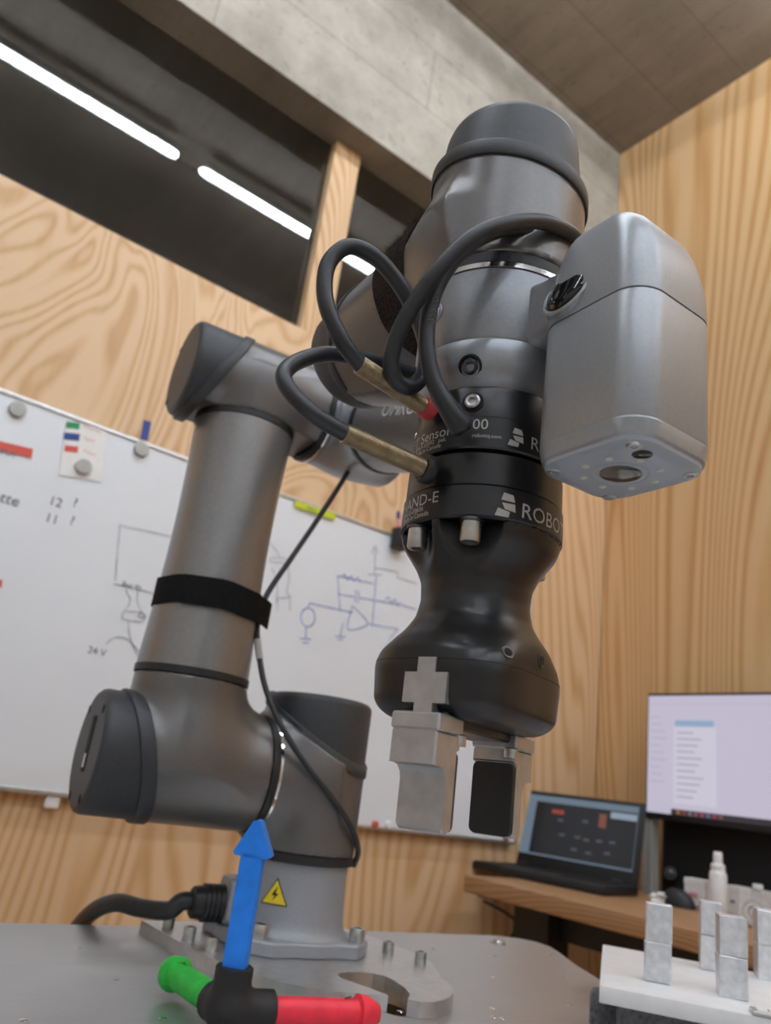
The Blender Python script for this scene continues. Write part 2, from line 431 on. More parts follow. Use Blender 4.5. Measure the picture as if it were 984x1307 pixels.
# linear ceiling lamps, one mirrored in the clerestory glass
LZ = 2.502
def lamp(x0, x1, y, label):
    t = thing('ceiling_lamp', label, 'lamp', ((x0+x1)/2, y, LZ), 0, 'linear lamps under the concrete ceiling')
    n = 14; a = np.linspace(0, 2*math.pi, n, endpoint=False)
    r = [np.stack([np.full(n, x), y+.0175*q*np.cos(a), LZ+.0175*q*np.sin(a)], 1) for x, q in ((x0, .3), (x0+.006, .8), (x0+.02, 1), (x1-.02, 1), (x1-.006, .8), (x1, .3))]
    mk('diffuser', loft(r), 'lamp', t)
    mk('housing', box(x0+.02, x1-.02, y-.015, y+.015, LZ+.0165, LZ+.05), 'lampbody', t, smooth=0)
    for x in (x0+.2, x1-.2): mk('hanger', box(x-.002, x+.002, y-.002, y+.002, LZ+.05, CZ), 'steel', t, smooth=0)
LY = .563
lamp(-.60, .646, LY, 'white linear ceiling lamp mirrored in the dark window, left of the gap')
lamp(.748, 1.80, LY, 'white linear ceiling lamp mirrored in the dark window beside the pine post')
lamp(-1.95, -.70, LY, 'white linear ceiling lamp at the left end of the mirrored row')
for k, y in enumerate((-.75, -2.0)):
    for x0 in (-1.95, -.60, .748):
        lamp(x0, x0+1.2, y, 'white linear ceiling lamp in the %s row behind the camera, %s' % (('near', 'far')[k], {-1.95: 'left', -.6: 'middle', .748: 'right'}[x0]))

# ------------------------------------------------------------------ whiteboard
WBY = WY-.02
wb_pts = [atp(0, 497, 1, WBY), atp(655, 1078, 1, WBY)]
bx0, bx1 = -.42, float(atp(657, 1078, 1, WBY)[0])
bz1, bz0 = float(atp(240, 584, 1, WBY)[2]), float(atp(400, 1051, 1, WBY)[2])
wb = thing('whiteboard', 'large white marker board covered in sketches on the plywood wall', 'whiteboard', ((bx0+bx1)/2, WY-.01, bz0))
mk('panel', box(bx0+.006, bx1-.006, WBY, WY, bz0+.006, bz1-.006), 'board', wb, smooth=0)
for q in ((bx0, bx1, bz1-.009, bz1), (bx0, bx1, bz0, bz0+.009)):
    mk('frame_rail', box(q[0], q[1], WBY-.004, WY, q[2], q[3], .002, 1), 'alu', wb, smooth=0)
for x in (bx0, bx1-.009): mk('frame_rail', box(x, x+.009, WBY-.004, WY, bz0, bz1, .002, 1), 'alu', wb, smooth=0)
def W(px, py, off=.0): return atp(px, py, 1, WBY-.0012-off)
NB = np.array([0, -1., 0])
def strokes(name, lst, w, mat):
    for pts in lst:
        q = np.array([W(*p) for p in pts])
        if len(q) > 2: q = spline(q, 6)
        mk(name, ribbon(q, w, NB), mat, wb, smooth=0)
def wtext(name, s, px, py, hpx, mat, parent=wb, off=0., slant=0):
    v, f = text2d(s, 1.0); p = W(px, py, off); d = np.dot(p-CAM, CM[2]); sz = hpx*d/FPX/.7
    q = np.stack([p[0]+(v[:, 0]+slant*v[:, 1])*sz, np.full(len(v), p[1]), p[2]+v[:, 1]*sz], 1)
    return mk(name, (q, f), mat, parent, smooth=0)
def circle_pts(cx, cy, rx, ry, n=18): return [(cx+rx*math.cos(t), cy+ry*math.sin(t)) for t in np.linspace(0, 2*math.pi, n)]
wtext('handwriting', 'platte', -28, 632, 15, 'inkblack', slant=.1)
wtext('handwriting', '12', 61, 643, 12, 'inkblack'); wtext('handwriting', '?', 92, 646, 12, 'inkblack'); wtext('handwriting', '11', 56, 665, 12, 'inkblack'); wtext('handwriting', '?', 88, 669, 12, 'inkblack')
wtext('handwriting', '24 V', 111, 833, 9, 'inkblack')
wtext('handwriting', 'Bot 01', 155, 748, 7, 'inkblack'); wtext('handwriting', 'Gr 1', 175, 788, 7, 'inkblack')
strokes('pen_stroke', [[(147, 741), (153, 670)], [(153, 670), (225, 686)], [(145, 745), (200, 758)], [(161, 752), (162, 757), (166, 765), (163, 775), (158, 780)],
        [(176, 754), (175, 765), (178, 776), (182, 783)], [(158, 780), (183, 783), (181, 793), (157, 790), (158, 780)], [(164, 792), (165, 810), (172, 830), (178, 840)],
        [(135, 822), (146, 814), (160, 815), (172, 825), (180, 836)], [(345, 712), (366, 713), (366, 718), (345, 717), (345, 712)], [(347, 725), (352, 738), (354, 752), (353, 768)],
        [(368, 723), (369, 740), (366, 755), (371, 762)], [(353, 764), (371, 762)], [(354, 764), (354, 781)], [(370, 763), (370, 780)], [(341, 690), (352, 702), (357, 711)],
        [(478, 735), (479, 700)], [(474, 707), (479, 697), (483, 707)], [(470, 733), (488, 734)], [(479, 725), (507, 730)], [(507, 730), (508, 738)], [(508, 738), (532, 745)]], .0022, 'inkgrey')
strokes('pen_stroke', [circle_pts(393, 788, 9, 12), [(393, 776), (395, 770)], [(395, 770), (450, 782)], [(391, 800), (390, 815)], [(383, 815), (397, 816)], [(386, 820), (394, 821)],
        [(450, 773), (444, 803), (469, 796), (450, 773)], [(434, 780), (431, 735)], [(431, 735), (476, 745)], [(431, 758), (452, 762)], [(454, 753), (453, 769)], [(458, 754), (457, 770)],
        [(459, 763), (510, 772)], [(475, 800), (480, 735)], [(469, 796), (508, 803)], [(438, 795), (434, 812)], [(428, 812), (441, 813)], [(431, 816), (438, 817)],
        [(436, 737), (440, 733), (444, 740), (448, 735), (452, 742), (456, 737), (460, 744)], [(492, 766), (496, 762), (500, 770), (504, 765), (508, 773), (512, 768)], [(512, 772), (532, 778)],
        [(500, 812), (490, 830)], [(488, 834), (496, 826), (490, 842), (484, 846)], [(500, 812), (508, 803)], [(482, 858), (492, 857)]], .0024, 'inkblue')
# tapes, paper, magnets, pens on the board
def board_quad(name, pts, mat, label, cat, th=.001, off=0.):
    a = [W(px, py, off) for px, py in pts]; b = [p-np.array([0, th, 0]) for p in a]
    o = mk(name, loft([a, b]), mat, None, smooth=0); return tag(o, label, cat)
t = board_quad('label_strip', [(-60, 549), (42, 573), (40, 585), (-62, 561)], 'tapered', 'red label strip with dark writing at the left edge of the whiteboard', 'tape')
wtext('lettering', 'INPUT', -10, 575, 7, 'inkblack', t, .0012)
board_quad('label_strip', [(-40, 735), (3, 740), (2, 750), (-40, 745)], 'tapered', 'red label strip cut by the picture edge below the writing', 'tape')
t = board_quad('label_strip', [(377, 639), (429, 656), (427, 664), (376, 647)], 'tapeyel', 'yellow green label strip on the top edge of the whiteboard', 'tape', off=.004)
wtext('lettering', 'SIS2', 392, 651, 6, 'inkblack', t, .0052)
pp = board_quad('paper_note', [(84, 537), (136, 548), (129, 615), (75, 606)], 'paper', 'small paper note with three coloured squares pinned to the whiteboard', 'paper')
for q, mt in (((85, 538, 102, 548), 'tapegrn'), ((82, 552, 102, 563), 'tapeblu'), ((83, 568, 100, 578), 'tapered')):
    a = [W(q[0], q[1], .0012), W(q[2], q[1]+2, .0012), W(q[2]-1, q[3], .0012), W(q[0]-1, q[3]-2, .0012)]
    mk('colour_square', loft([a, [p-np.array([0, .0004, 0]) for p in a]]), mt, pp, smooth=0)
for (px, py, s) in ((106, 545, 'Ethernet'), (106, 560, 'Signal'), (106, 577, 'Power')): wtext('lettering', s, px, py, 4.5, 'inkred', pp, .0013)
def magnet(px, py, label, off=0.):
    p = W(px, py, off); A = frame(p, [1, 0, 0], [0, -1, 0])
    o = mk('magnet', lathe([(.0150, 0), (.0155, .001), (.0155, .006), (.0145, .0075), (.0120, .0078)], 32), 'magnet', None, A)
    tag(o, label, 'magnet', 'round grey magnets on the whiteboard')
magnet(22, 523, 'round grey magnet alone in the upper left of the whiteboard')
magnet(106, 596, 'round grey magnet holding the paper note', .0015)
magnet(180, 574, 'round grey magnet under the upright blue strip')
t = board_quad('blue_strip', [(183, 536), (193, 539), (188, 563), (179, 561)], 'tapeblu', 'upright dark blue strip held on the top edge of the whiteboard', 'strip', .002, .005)
# pen cup with pens
p = W(505, 690); pc = thing('pen_cup', 'small black magnetic pen cup near the top of the whiteboard', 'pen cup', p)
cz = p[2]
rings = [np.stack([rrect(.019*s, .016*s, .006)[:, 0]+p[0], rrect(.019*s, .016*s, .006)[:, 1]+WBY-.019, np.full(36, cz+z)], 1) for s, z in ((.9, -.026), (1, -.022), (1, .026), (.9, .026), (.88, -.02))]
mk('cup', loft(rings), 'rubber', pc)
mk('back_magnet', box(p[0]-.012, p[0]+.012, WBY-.004, WBY-.0005, cz-.015, cz+.015), 'dsteel', pc, smooth=0)
for k, (dx, dy, tx, mt) in enumerate(((-.009, -.006, -.006, 'inkred'), (.0, .003, .002, 'inkred'), (.008, -.004, .008, 'tapeblu'), (.004, -.009, .012, 'inkred'))):
    a = np.array([p[0]+dx, WBY-.019+dy, cz-.018]); b = a+np.array([tx*2, 0, .085+.006*k])
    o = thing('marker_pen', ['pale red marker pen at the left in the pen cup', 'pale red marker pen in the middle of the pen cup', 'blue marker pen in the pen cup', 'tall pale red marker pen leaning right in the pen cup'][k], 'pen', a, 0, 'pens in the pen cup')
    mk('barrel', tube([a, a+(b-a)*.8], .0042), mt, o); mk('pen_cap', tube([a+(b-a)*.78, b], [.0048, .0040]), 'tapeblu' if k % 2 == 0 else 'inkred', o)
# small magnets and red pin at the lower edge
for px, py, r, mt, lb in ((478, 1052, .008, 'tapered', 'small red magnet at the lower edge of the whiteboard'), (495, 1053, .009, 'white', 'small white magnet beside the red one at the board edge'), (645, 1068, .008, 'tapered', 'small red magnet at the lower right corner of the whiteboard')):
    o = mk('magnet', lathe([(r, 0), (r, .006), (r*.8, .008)], 24), mt, None, frame(W(px, py), [1, 0, 0], [0, -1, 0])); tag(o, lb, 'magnet')
p = W(66, 1022, -.01); mk('tray_clip', box(p[0]-.012, p[0]+.012, WBY, WY, p[2]-.012, bz0, .002), 'white', wb)

# ------------------------------------------------------------------ robot table and mounting plate
def densify(poly, close=True): return np.array(poly, float)
tb = thing('robot_table', 'wide grey metal table carrying the robot arm', 'table', (.25, .3, FZ))
corner = [(.84, .853), (.885, .848), (.913, .834), (.926, .812), (.922, .785), (.905, .755)]
tpoly = [(-.75, .886), (.25, .877), (.60, .868)]+corner+[(.86, .69), (.815, .61), (.80, .54), (.79, -.25), (-.75, -.25)]
slot_c = [(.4705, .6285), (.4560, .6140), (.4640, .5790), (.4690, .5610), (.4990, .5760), (.5380, .6020)]
def poly_with_hole(outer, hole, z0, z1):
    bm = bmesh.new()
    def loop(pts): 
        vs = [bm.verts.new((x, y, z1)) for x, y in pts]; return [bm.edges.new((vs[i], vs[(i+1) % len(vs)])) for i in range(len(vs))]
    e = loop(outer)+(loop(hole) if hole is not None else [])
    bmesh.ops.triangle_fill(bm, edges=e, use_beauty=True, use_dissolve=False)
    r = bmesh.ops.extrude_face_region(bm, geom=list(bm.faces))
    for g in r['geom']:
        if isinstance(g, bmesh.types.BMVert): g.co.z = z0
    bm.verts.index_update()
    out = np.array([v.co[:] for v in bm.verts]), [[v.index for v in f.verts] for f in bm.faces]; bm.free(); return out
# cable slot through the table top and the plate
ss0, ss1, sr = np.array([.500, .612]), np.array([.487, .567]), .026
def stadium(a, b, r, n=14):
    d = (b-a)/np.linalg.norm(b-a); q = np.array([-d[1], d[0]]); th = np.linspace(0, math.pi, n)
    p = [b+r*(q*math.cos(t)+d*math.sin(t)) for t in th]+[a+r*(-q*math.cos(t)-d*math.sin(t)) for t in th]; return np.array(p)
mk('table_top', poly_with_hole(tpoly, stadium(ss0, ss1, sr*.92), -.012, 0), 'table', tb, smooth=20)
for q in ((-.70, .74, -.2, -.16), (-.70, .74, .78, .82), (-.70, -.66, -.16, .78), (.70, .74, -.16, .78)):
    mk('apron', box(*q, -.07, -.012), 'dsteel', tb, smooth=0)
for x, y in ((-.68, -.18), (.72, -.18), (-.68, .78), (.72, .78)): mk('leg', box(x-.03, x+.03, y-.03, y+.03, FZ, -.05), 'alu', tb, smooth=0)
hb = at(672, 1200, .97); mk('dome_bolt', lathe([(.010, 0), (.0095, .003), (.007, .0055), (.003, .0068)], 24), 'steel', tb, frame([.838, .80, 0], None, [0, 0, 1]))
for px, py in ((100, 1210), (148, 1250), (30, 1302), (208, 1300), (641, 1300), (631, 1220), (703, 1219), (630, 1248), (717, 1246), (629, 1287), (728, 1284), (552, 1211), (511, 1291), (800-170, 1298)):
    q = atp(px, py, 2, 0); 
    mk('threaded_hole', lathe([(.0030, .0001), (.0026, .0004), (.0015, .0006)], 12), 'chrome', tb, frame([q[0], q[1], 0], None, [0, 0, 1]))
# 12 mm mounting plate: straight left edge, curved front, one ear around the slot
mp = thing('mounting_plate', 'thick bright aluminium mounting plate with a slotted ear under the robot base', 'plate', (.47, .72, 0))
def arc(c, r, a0, a1, n): return [(c[0]+r*math.cos(t), c[1]+r*math.sin(t)) for t in np.linspace(math.radians(a0), math.radians(a1), n)]
outer = [(.364, .838), (.364, .712), (.370, .660), (.381, .625), (.397, .598), (.420, .578), (.450, .567), (.462, .562)]
slotp = [(.4655, .5600), (.4640, .5780), (.4600, .5950), (.4560, .6120), (.4570, .6220), (.4640, .6290), (.4760, .6320), (.4900, .6310), (.5000, .6260), (.5060, .6160), (.5050, .6030), (.4990, .5800), (.4900, .5620), (.4760, .5480)]
ear = [(.4830, .5400), (.4950, .5385), (.5090, .5420), (.5230, .5490), (.5360, .5590), (.5470, .5710), (.5560, .5860), (.5640, .6050)]
outer = outer+slotp+ear+[(.60, .66), (.61, .70), (.61, .80), (.58, .838)]
mk('plate', poly_with_hole(outer, None, .0002, .012), 'alu', mp, smooth=30)
for (x, y) in ((.379, .806), (.377, .753), (.379, .710), (.573, .698), (.580, .655)):
    screw('plate_bolt', mp, (x, y, .012), (0, 0, 1), .0058, .011, 'steel')

# ------------------------------------------------------------------ robot arm
BASE = np.array([.4758, .7432, .012]); PHI = math.radians(-6)
RF = np.array(Matrix.Translation(Vector(BASE)) @ Matrix.Rotation(PHI, 4, 'Z'))
RFi = np.linalg.inv(RF)
ra = thing('industrial_robot', 'grey six-axis robot arm with charcoal joint caps bolted to the table plate', 'robot', BASE, PHI)
# tool frame: x to the right, y away from the camera, z up along the last joint
P0 = at(617, 640, .372)
_h = np.array([P0[0], P0[1], 0]); _h /= np.linalg.norm(_h); _r = np.array([_h[1], -_h[0], 0])
TZ = np.array([0, 0, 1.])-_r*math.sin(math.radians(.7)); TF = frame(P0-np.array([0, 0, P0[2]])-TZ*0, _r, TZ)
TF[:3, 3] = P0-TF[:3, 2]*P0[2]           # local z is (nearly) the height above the table
def tf(p): return TF[:3, :3] @ np.array(p, float)+TF[:3, 3]
def toR(p): return RFi[:3, :3] @ np.array(p, float)+RFi[:3, 3]
R1, R2, R3 = .0575, .0572, .0555
UA, Z2, Z3 = -.148, .1545, .560
# base casting with four lugs
prof = [(.0690, .0085), (.0640, .0110), (.0595, .0150), (.0570, .0200), (.0555, .0270), (.0540, .0450), (.0530, .0650), (.0535, .0770)]
base = mk('base', lathe(prof, 96), 'basegrey', ra, RF)
lug = []
for k in range(4):
    a0 = math.radians(45+90*k)
    lug += [(.083*math.cos(a0+s), .083*math.sin(a0+s)) for s in np.radians([-13, -11, -6, 0, 6, 11, 13])]
    lug += [(.0705*math.cos(a0+s), .0705*math.sin(a0+s)) for s in np.radians([27, 36, 45, 54, 63])]
mk('base_flange', prism(lug, 0, .0125, .0015), 'basegrey', ra, RF, 30)
for k in range(4):
    a0 = math.radians(45+90*k); P = RF[:3, :3] @ np.array([.0735*math.cos(a0), .0735*math.sin(a0), .0125])+RF[:3, 3]
    screw('base_bolt', ra, P, (0, 0, 1), .0078, .0125, 'steel')
mk('base_ring', lathe([(.0535, .0765), (.0578, .0775), (.0580, .0850), (.0560, .0860)], 96), 'rubber', ra, RF)
# electrical warning sign on the base
def base_pt(ang, z, off=.0):  # ang from the direction facing the camera, + to the right
    r = np.interp(z, [p[1] for p in prof], [p[0] for p in prof])+off
    a = math.radians(-127.5)-PHI+ang; return np.array([r*math.cos(a), r*math.sin(a), z])
def base_map(x, y, off): return base_pt(x/.0545, y, off)
def patch2d(pts, off, n=6):
    pts = np.asarray(pts, float); c = pts.mean(0); V = [base_map(c[0], c[1], off)]; Fc = []; ring = []
    for i in range(len(pts)):
        for t in np.linspace(0, 1, n, endpoint=False): ring.append(pts[i]+(pts[(i+1) % len(pts)]-pts[i])*t)
    for q in ring: V.append(base_map(q[0], q[1], off))
    m = len(ring); Fc = [(0, 1+i, 1+(i+1) % m) for i in range(m)]; return np.array(V), Fc
sgx, sgz = -.0105, .0475
tri = lambda s: [(sgx-s, sgz-s*.6), (sgx+s, sgz-s*.6), (sgx, sgz+s*1.15)]
sg = mk('warning_sign', patch2d(tri(.0135), .0006), 'rubber', ra, RF, label='yellow triangular electrical warning sign with black bolt')
mk('sign_face', patch2d(tri(.0118), .0009), 'yellow', sg, RF)
bolt = [(.0015, .0085), (-.0035, .0000), (-.0002, .0002), (-.0022, -.0050), (.0034, .0020), (.0003, .0018)]
bv = np.array([base_map(sgx+x, sgz+y, .0012) for x, y in bolt]); mk('bolt_symbol', (bv, [(0, 1, 2, 5), (2, 3, 4, 5)]), 'rubber', sg, RF, 0)
# connector housing on the back left of the base
A = frame(RF[:3, :3] @ np.array([-.050, .012, .034])+RF[:3, 3], [0, 0, 1], RF[:3, :3] @ np.array([-1., .10, 0]))
mk('connector_housing', loft([np.concatenate([rrect(.021, .021, .008)*s, np.full((36, 1), z)], 1) for s, z in ((1.05, -.012), (1, .012), (.94, .016), (.8, .017))]), 'basegrey', ra, A)
# J1 / J2 / J3 housings
def body(name, f, lo, hi, h, mat, F=RF): return mk(name, sdfmesh(f, lo, hi, h), mat, ra, F, 50)
def fj1(p):
    a = cylf((0, 0, 0), (0, 0, 1), R1, .0855, .2250)(p); b = cylf((0, 0, Z2), (-1, 0, 0), R2-.0005, 0, .0615)(p)
    d = smin(a, b, .022); d = np.maximum(d, .0855-p[:, 2]); return np.maximum(d, pln((0, 0, .2020), (.39, -.42, 1.0))(p))
body('shoulder_housing', fj1, (-.07, -.065, .08), (.065, .065, .245), .0027, 'paint')
def capset(name, F, r, s_mid, tilt, a0, s_end, rim_w=.012, taper=0., inset=.0008, rim=.0022, mats=('char', 'char')):
    c, rm = capmesh(r, s_mid, tilt, a0, s_end, rim_w, rim, inset, taper)
    o = mk(name, c, mats[0], ra, F, 40); mk('cap_rim', rm, mats[1], o, F, 40); return o
a_v = math.atan2(-.42, .39)
c1 = capset('shoulder_cap', RF @ np.eye(4), R1, .2020, -.0335, a_v, .2390, .012)
AX = RF @ frame((0, 0, Z2), (0, 0, 1), (-1, 0, 0))              # local z = -u, local x = up
def ring_on(F, s0, s1, r, mat, name='joint_ring'): return mk(name, lathe([(r-.006, s0), (r, s0+.0006), (r, s1-.0006), (r-.006, s1)], 96, False, False), mat, ra, F, 40)
ring_on(AX, .0575, .0610, R2+.0004, 'chrome', 'polished_ring')
ring_on(AX, .0610, .0690, R2+.0006, 'rubber')
def fj2(p):
    a = cylf((0, 0, Z2), (-1, 0, 0), R2, .069, .2300)(p); b = cylf((UA, 0, 0), (0, 0, 1), .0560, Z2, .2330)(p)
    d = smin(a, b, .004+.026*np.clip((p[:, 0]+.200)/.035, 0, 1)); d = np.maximum(d, .069+p[:, 0]); d = np.maximum(d, p[:, 2]-.2330)
    return np.maximum(d, pln((-.189, 0, Z2), (-1, 0, -.28))(p))
body('upper_arm_housing', fj2, (-.24, -.066, .09), (-.062, .066, .24), .0027, 'paint')
c2 = capset('upper_arm_cap', AX, R2, .189, .0160, 0., .2320, .014)
# status port and screws on the visible end of the J2 cap
pt = mk('display_slot', box(-.020, .030, -.012, .002, .2315, .2326, .001, 1), 'hole', ra, AX, 0)
mk('slot_insert', box(-.016, -.004, -.008, -.001, .2324, .2330), 'alu', pt, AX, 0)
for x, y in ((.036, .030), (-.042, .022), (.036, -.030), (-.042, -.022)): mk('cap_screw', lathe([(.0042, .2270), (.0042, .2323), (.0030, .2326)], 20), 'hole', ra, AX @ np.array(Matrix.Translation((x, y, 0))), 30)
ZF = RF @ frame((UA, 0, 0), (1, 0, 0), (0, 0, 1))
mk('joint_ring', lathe([(.050, .2325), (.0572, .2332), (.0572, .2400), (.050, .2408)], 96, False, False), 'rubber', ra, ZF, 40)
zz = np.linspace(.2402, .5085, 24); tt = (zz-.2402)/(.5085-.2402)
rad = np.interp(tt, [0, .12, .3, .5, .7, .88, 1], [.0566, .0548, .0523, .0510, .0512, .0528, .0545])
rad = np.convolve(np.pad(rad, 2, 'edge'), np.ones(5)/5, 'valid')
mk('upper_arm_tube', lathe(list(zip(rad, zz)), 96), 'arm', ra, ZF, 40)
mk('joint_ring', lathe([(.050, .5080), (.0556, .5088), (.0556, .5150), (.050, .5158)], 96, False, False), 'rubber', ra, ZF, 40)
AX3 = RF @ frame((0, 0, Z3), (0, 0, 1), (-1, 0, 0))
def fj3(p):
    a = cylf((0, 0, Z3), (-1, 0, 0), R3, .072, .2300)(p); b = cylf((UA, 0, 0), (0, 0, 1), .0545, .5155, Z3)(p)
    d = smin(a, b, .004+.024*np.clip((p[:, 0]+.200)/.035, 0, 1)); d = np.maximum(d, .072+p[:, 0]); d = np.maximum(d, .5155-p[:, 2])
    return np.maximum(d, pln((-.194, 0, Z3), (-1, 0, .459))(p))
body('elbow_housing', fj3, (-.235, -.063, .508), (-.065, .063, .622), .0027, 'paint')
c3 = capset('elbow_cap', AX3, R3, .194, -.0255, 0., .2310, .012)
for x, y in ((-.030, .036), (.034, .030)): mk('cap_screw', lathe([(.0040, .2240), (.0040, .2313), (.0030, .2316)], 20), 'hole', ra, AX3 @ np.array(Matrix.Translation((x, y, 0))), 30)
ring_on(AX3, .0655, .0725, R3+.0006, 'rubber'); ring_on(AX3, .0625, .0657, R3-.0002, 'chrome', 'polished_ring')
# forearm: elbow end, tube, wrist end
J6T = toR(tf((0, 0, .447)))                                     # joint 5/6 crossing in the robot frame
J4v, J4z = J6T[1]+.112, J6T[2]
UF = -.010
fd = np.array([0, J4v, J4z-Z3]); FL = np.linalg.norm(fd); fd /= FL
def fe(p):
    a = cylf((0, 0, Z3), (1, 0, 0), R3-.001, -.0628, .048)(p); b = cylf((UF, 0, Z3), fd, .0480, 0, .082)(p)
    d = smin(a, b, .03); d = np.maximum(d, -.0628-p[:, 0]); return smax(d, p[:, 0]-.046, .010)
body('forearm_housing', fe, (-.07, -.10, .46), (.055, .062, .622), .0028, 'silver')
FF = RF @ frame((UF, 0, Z3), (1, 0, 0), fd)
mk('joint_ring', lathe([(.042, .0810), (.0484, .0816), (.0484, .0890), (.042, .0896)], 80, False, False), 'rubber', ra, FF, 40)
mk('forearm_tube', lathe([(.0470, .0890), (.0455, .13), (.0440, .19), (.0430, .25), (.0425, FL-.055)], 80), 'arm', ra, FF, 40)
mk('joint_ring', lathe([(.038, FL-.0555), (.0430, FL-.055), (.0430, FL-.050), (.038, FL-.0495)], 80, False, False), 'rubber', ra, FF, 40)
v, f = text2d('OMRON', .0235, 'CENTER')
def on_tube(v, s0, ang, r, flip=1):
    out = []
    for x, y, _ in v:
        a = ang-y/r; out.append((r*math.cos(a), r*math.sin(a), s0+x))
    return np.array(out)
lt = on_tube(v, .196, math.radians(181), .0459); mk('lettering', (lt, f), 'textwhite', ra, FF, 0)
JW = np.array([UF, J4v, J4z])
def fw4(p):
    a = cylf(JW, (1, 0, 0), .0400, -.075, .045)(p); b = cylf(JW, -fd, .0420, 0, .0495)(p)
    return smax(smin(a, b, .022), p[:, 0]-UF-.042, .01)
body('wrist_housing', fw4, JW+[-.09, -.06, -.06], JW+[.06, .075, .075], .003, 'paint')
# J5 housing behind the last joint, its cap at the back
U5 = J6T[0]
V5 = RF @ frame((U5, J6T[1], J6T[2]), (0, 0, 1), (0, 1, 0))     # local z = away along joint 5, local x = up
R5 = .0375
def fj5(p):
    a = cylf((0, 0, 0), (0, 0, 1), R5, .070, .165)(p); q = np.array([0, 0, .112])
    b = cylf(q, (0, 1, 0), .0390, 0, U5*-1-.085+UF)(p)
    d = smin(a, b, .02); return np.maximum(np.maximum(d, .070-p[:, 2]), pln((0, 0, .130), (.42, -.1, 1))(p))
body('forearm_wrist_housing', fj5, (-.05, -.05, .062), (.05, .11, .160), .0028, 'paint', V5)
c5 = capset('wrist_cap', V5, R5, .130, -.0162, math.atan2(-.1, .42), .1640, .006, rim=.0012)
ring_on(V5, .0660, .0710, R5+.0004, 'rubber')
# J6 housing (tall) in the tool frame, its side branch reaching back to joint 5
v5t = TF[:3, :3].T @ (RF[:3, :3] @ np.array([0, 1., 0]))
R6 = .0415
def fj6(p):
    a = cylf((0, 0, 0), (0, 0, 1), R6, .412, .500)(p); b = cylf((0, 0, .447), v5t, .0370, 0, .0670)(p)
    d = smin(a, b, .004+.026*np.clip((.474-p[:, 2])/.025, 0, 1)); return np.maximum(np.maximum(d, .4125-p[:, 2]), p[:, 2]-.4775-.0075*(p[:, 0]*math.cos(math.radians(155))+p[:, 1]*math.sin(math.radians(155)))/R6)
body('tool_joint_housing', fj6, (-.06, -.055, .405), (.055, .095, .492), .0025, 'paint', TF)
T6 = TF
c6 = capset('tool_joint_cap', T6, R6, .4775, .0075, math.radians(155), .5150, .0095, taper=.0030, inset=.0018, rim=.0016)
mk('joint_ring', lathe([(.036, .4060), (.0408, .4066), (.0408, .4122), (.036, .4128)], 96, False, False), 'rubber', ra, TF, 40)
mk('polished_ring', lathe([(.036, .4032), (.0409, .4036), (.0409, .4062), (.036, .4066)], 96, False, False), 'chrome', ra, TF, 40)
fl = mk('tool_flange_housing', lathe([(.0395, .4034), (.0403, .4030), (.0400, .392), (.0398, .3668), (.0391, .3655), (.0397, .3643), (.0397, .3590), (.0388, .3530), (.0370, .3490), (.0348, .3460), (.0335, .3445), (.0330, .3430)], 112), 'silver', ra, TF, 30)
def cylp(ang, z, r): a = math.radians(ang); return np.array([r*math.sin(a), -r*math.cos(a), z])
for ang, z, rr in ((-50, .3855, .0400), (-17, .3512, .0384)):
    P = cylp(ang, z, rr); d = np.array([math.sin(math.radians(ang)), -math.cos(math.radians(ang)), 0 if z > .37 else -.75]); d /= np.linalg.norm(d)
    A = TF @ frame(P-d*(.002 if z > .37 else .0024), (0, 0, 1), d)
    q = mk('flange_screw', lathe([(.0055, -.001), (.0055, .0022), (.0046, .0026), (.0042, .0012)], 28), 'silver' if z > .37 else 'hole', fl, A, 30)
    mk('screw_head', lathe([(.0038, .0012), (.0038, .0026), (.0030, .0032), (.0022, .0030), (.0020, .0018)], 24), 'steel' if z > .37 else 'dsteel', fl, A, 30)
mk('side_button', lathe([(.0042, -.002), (.0042, .0024), (.0034, .0030)], 24), 'blackglossy', fl, TF @ frame(cylp(-82, .3600, .0385), (0, 0, 1), (math.sin(math.radians(-82)), -math.cos(math.radians(-82)), 0)), 30)

# integrated camera unit beside the flange
ca = math.radians(-92.6); CR = .0758
CUo = tf((0, 0, 0))+np.array([CR*math.cos(ca), CR*math.sin(ca), 0])
CU = np.eye(4); CU[:3, 0] = [math.cos(ca), math.sin(ca), 0]; CU[:3, 1] = [-math.sin(ca), math.cos(ca), 0]; CU[:3, 3] = CUo
HX, HY = .0280, .0250
CZ0, CZS, CZT = .2958, .3600, .4130
def csec(sx, sy, r, z, dx=0, n=10):
    q = rrect(HX*sx, HY*sy, r, n); return np.concatenate([q+[dx, 0], np.full((len(q), 1), z)], 1)
cb = mk('camera_body', loft([csec(.985, .985, .0128, CZ0+.0088), csec(1, 1, .0130, CZ0+.0098), csec(1, 1, .0130, CZS-.0006), csec(.99, .99, .0128, CZS)]), 'silver2', ra, CU, 30, label='silver grey camera unit with ring light facing down')
mk('lower_shell', loft([csec(.90, .90, .0120, CZ0+.0010), csec(.965, .965, .0127, CZ0+.0028), csec(1, 1, .0130, CZ0+.0082), csec(.99, .99, .0128, CZ0+.0090)], True, True), 'silver2', cb, CU, 30)
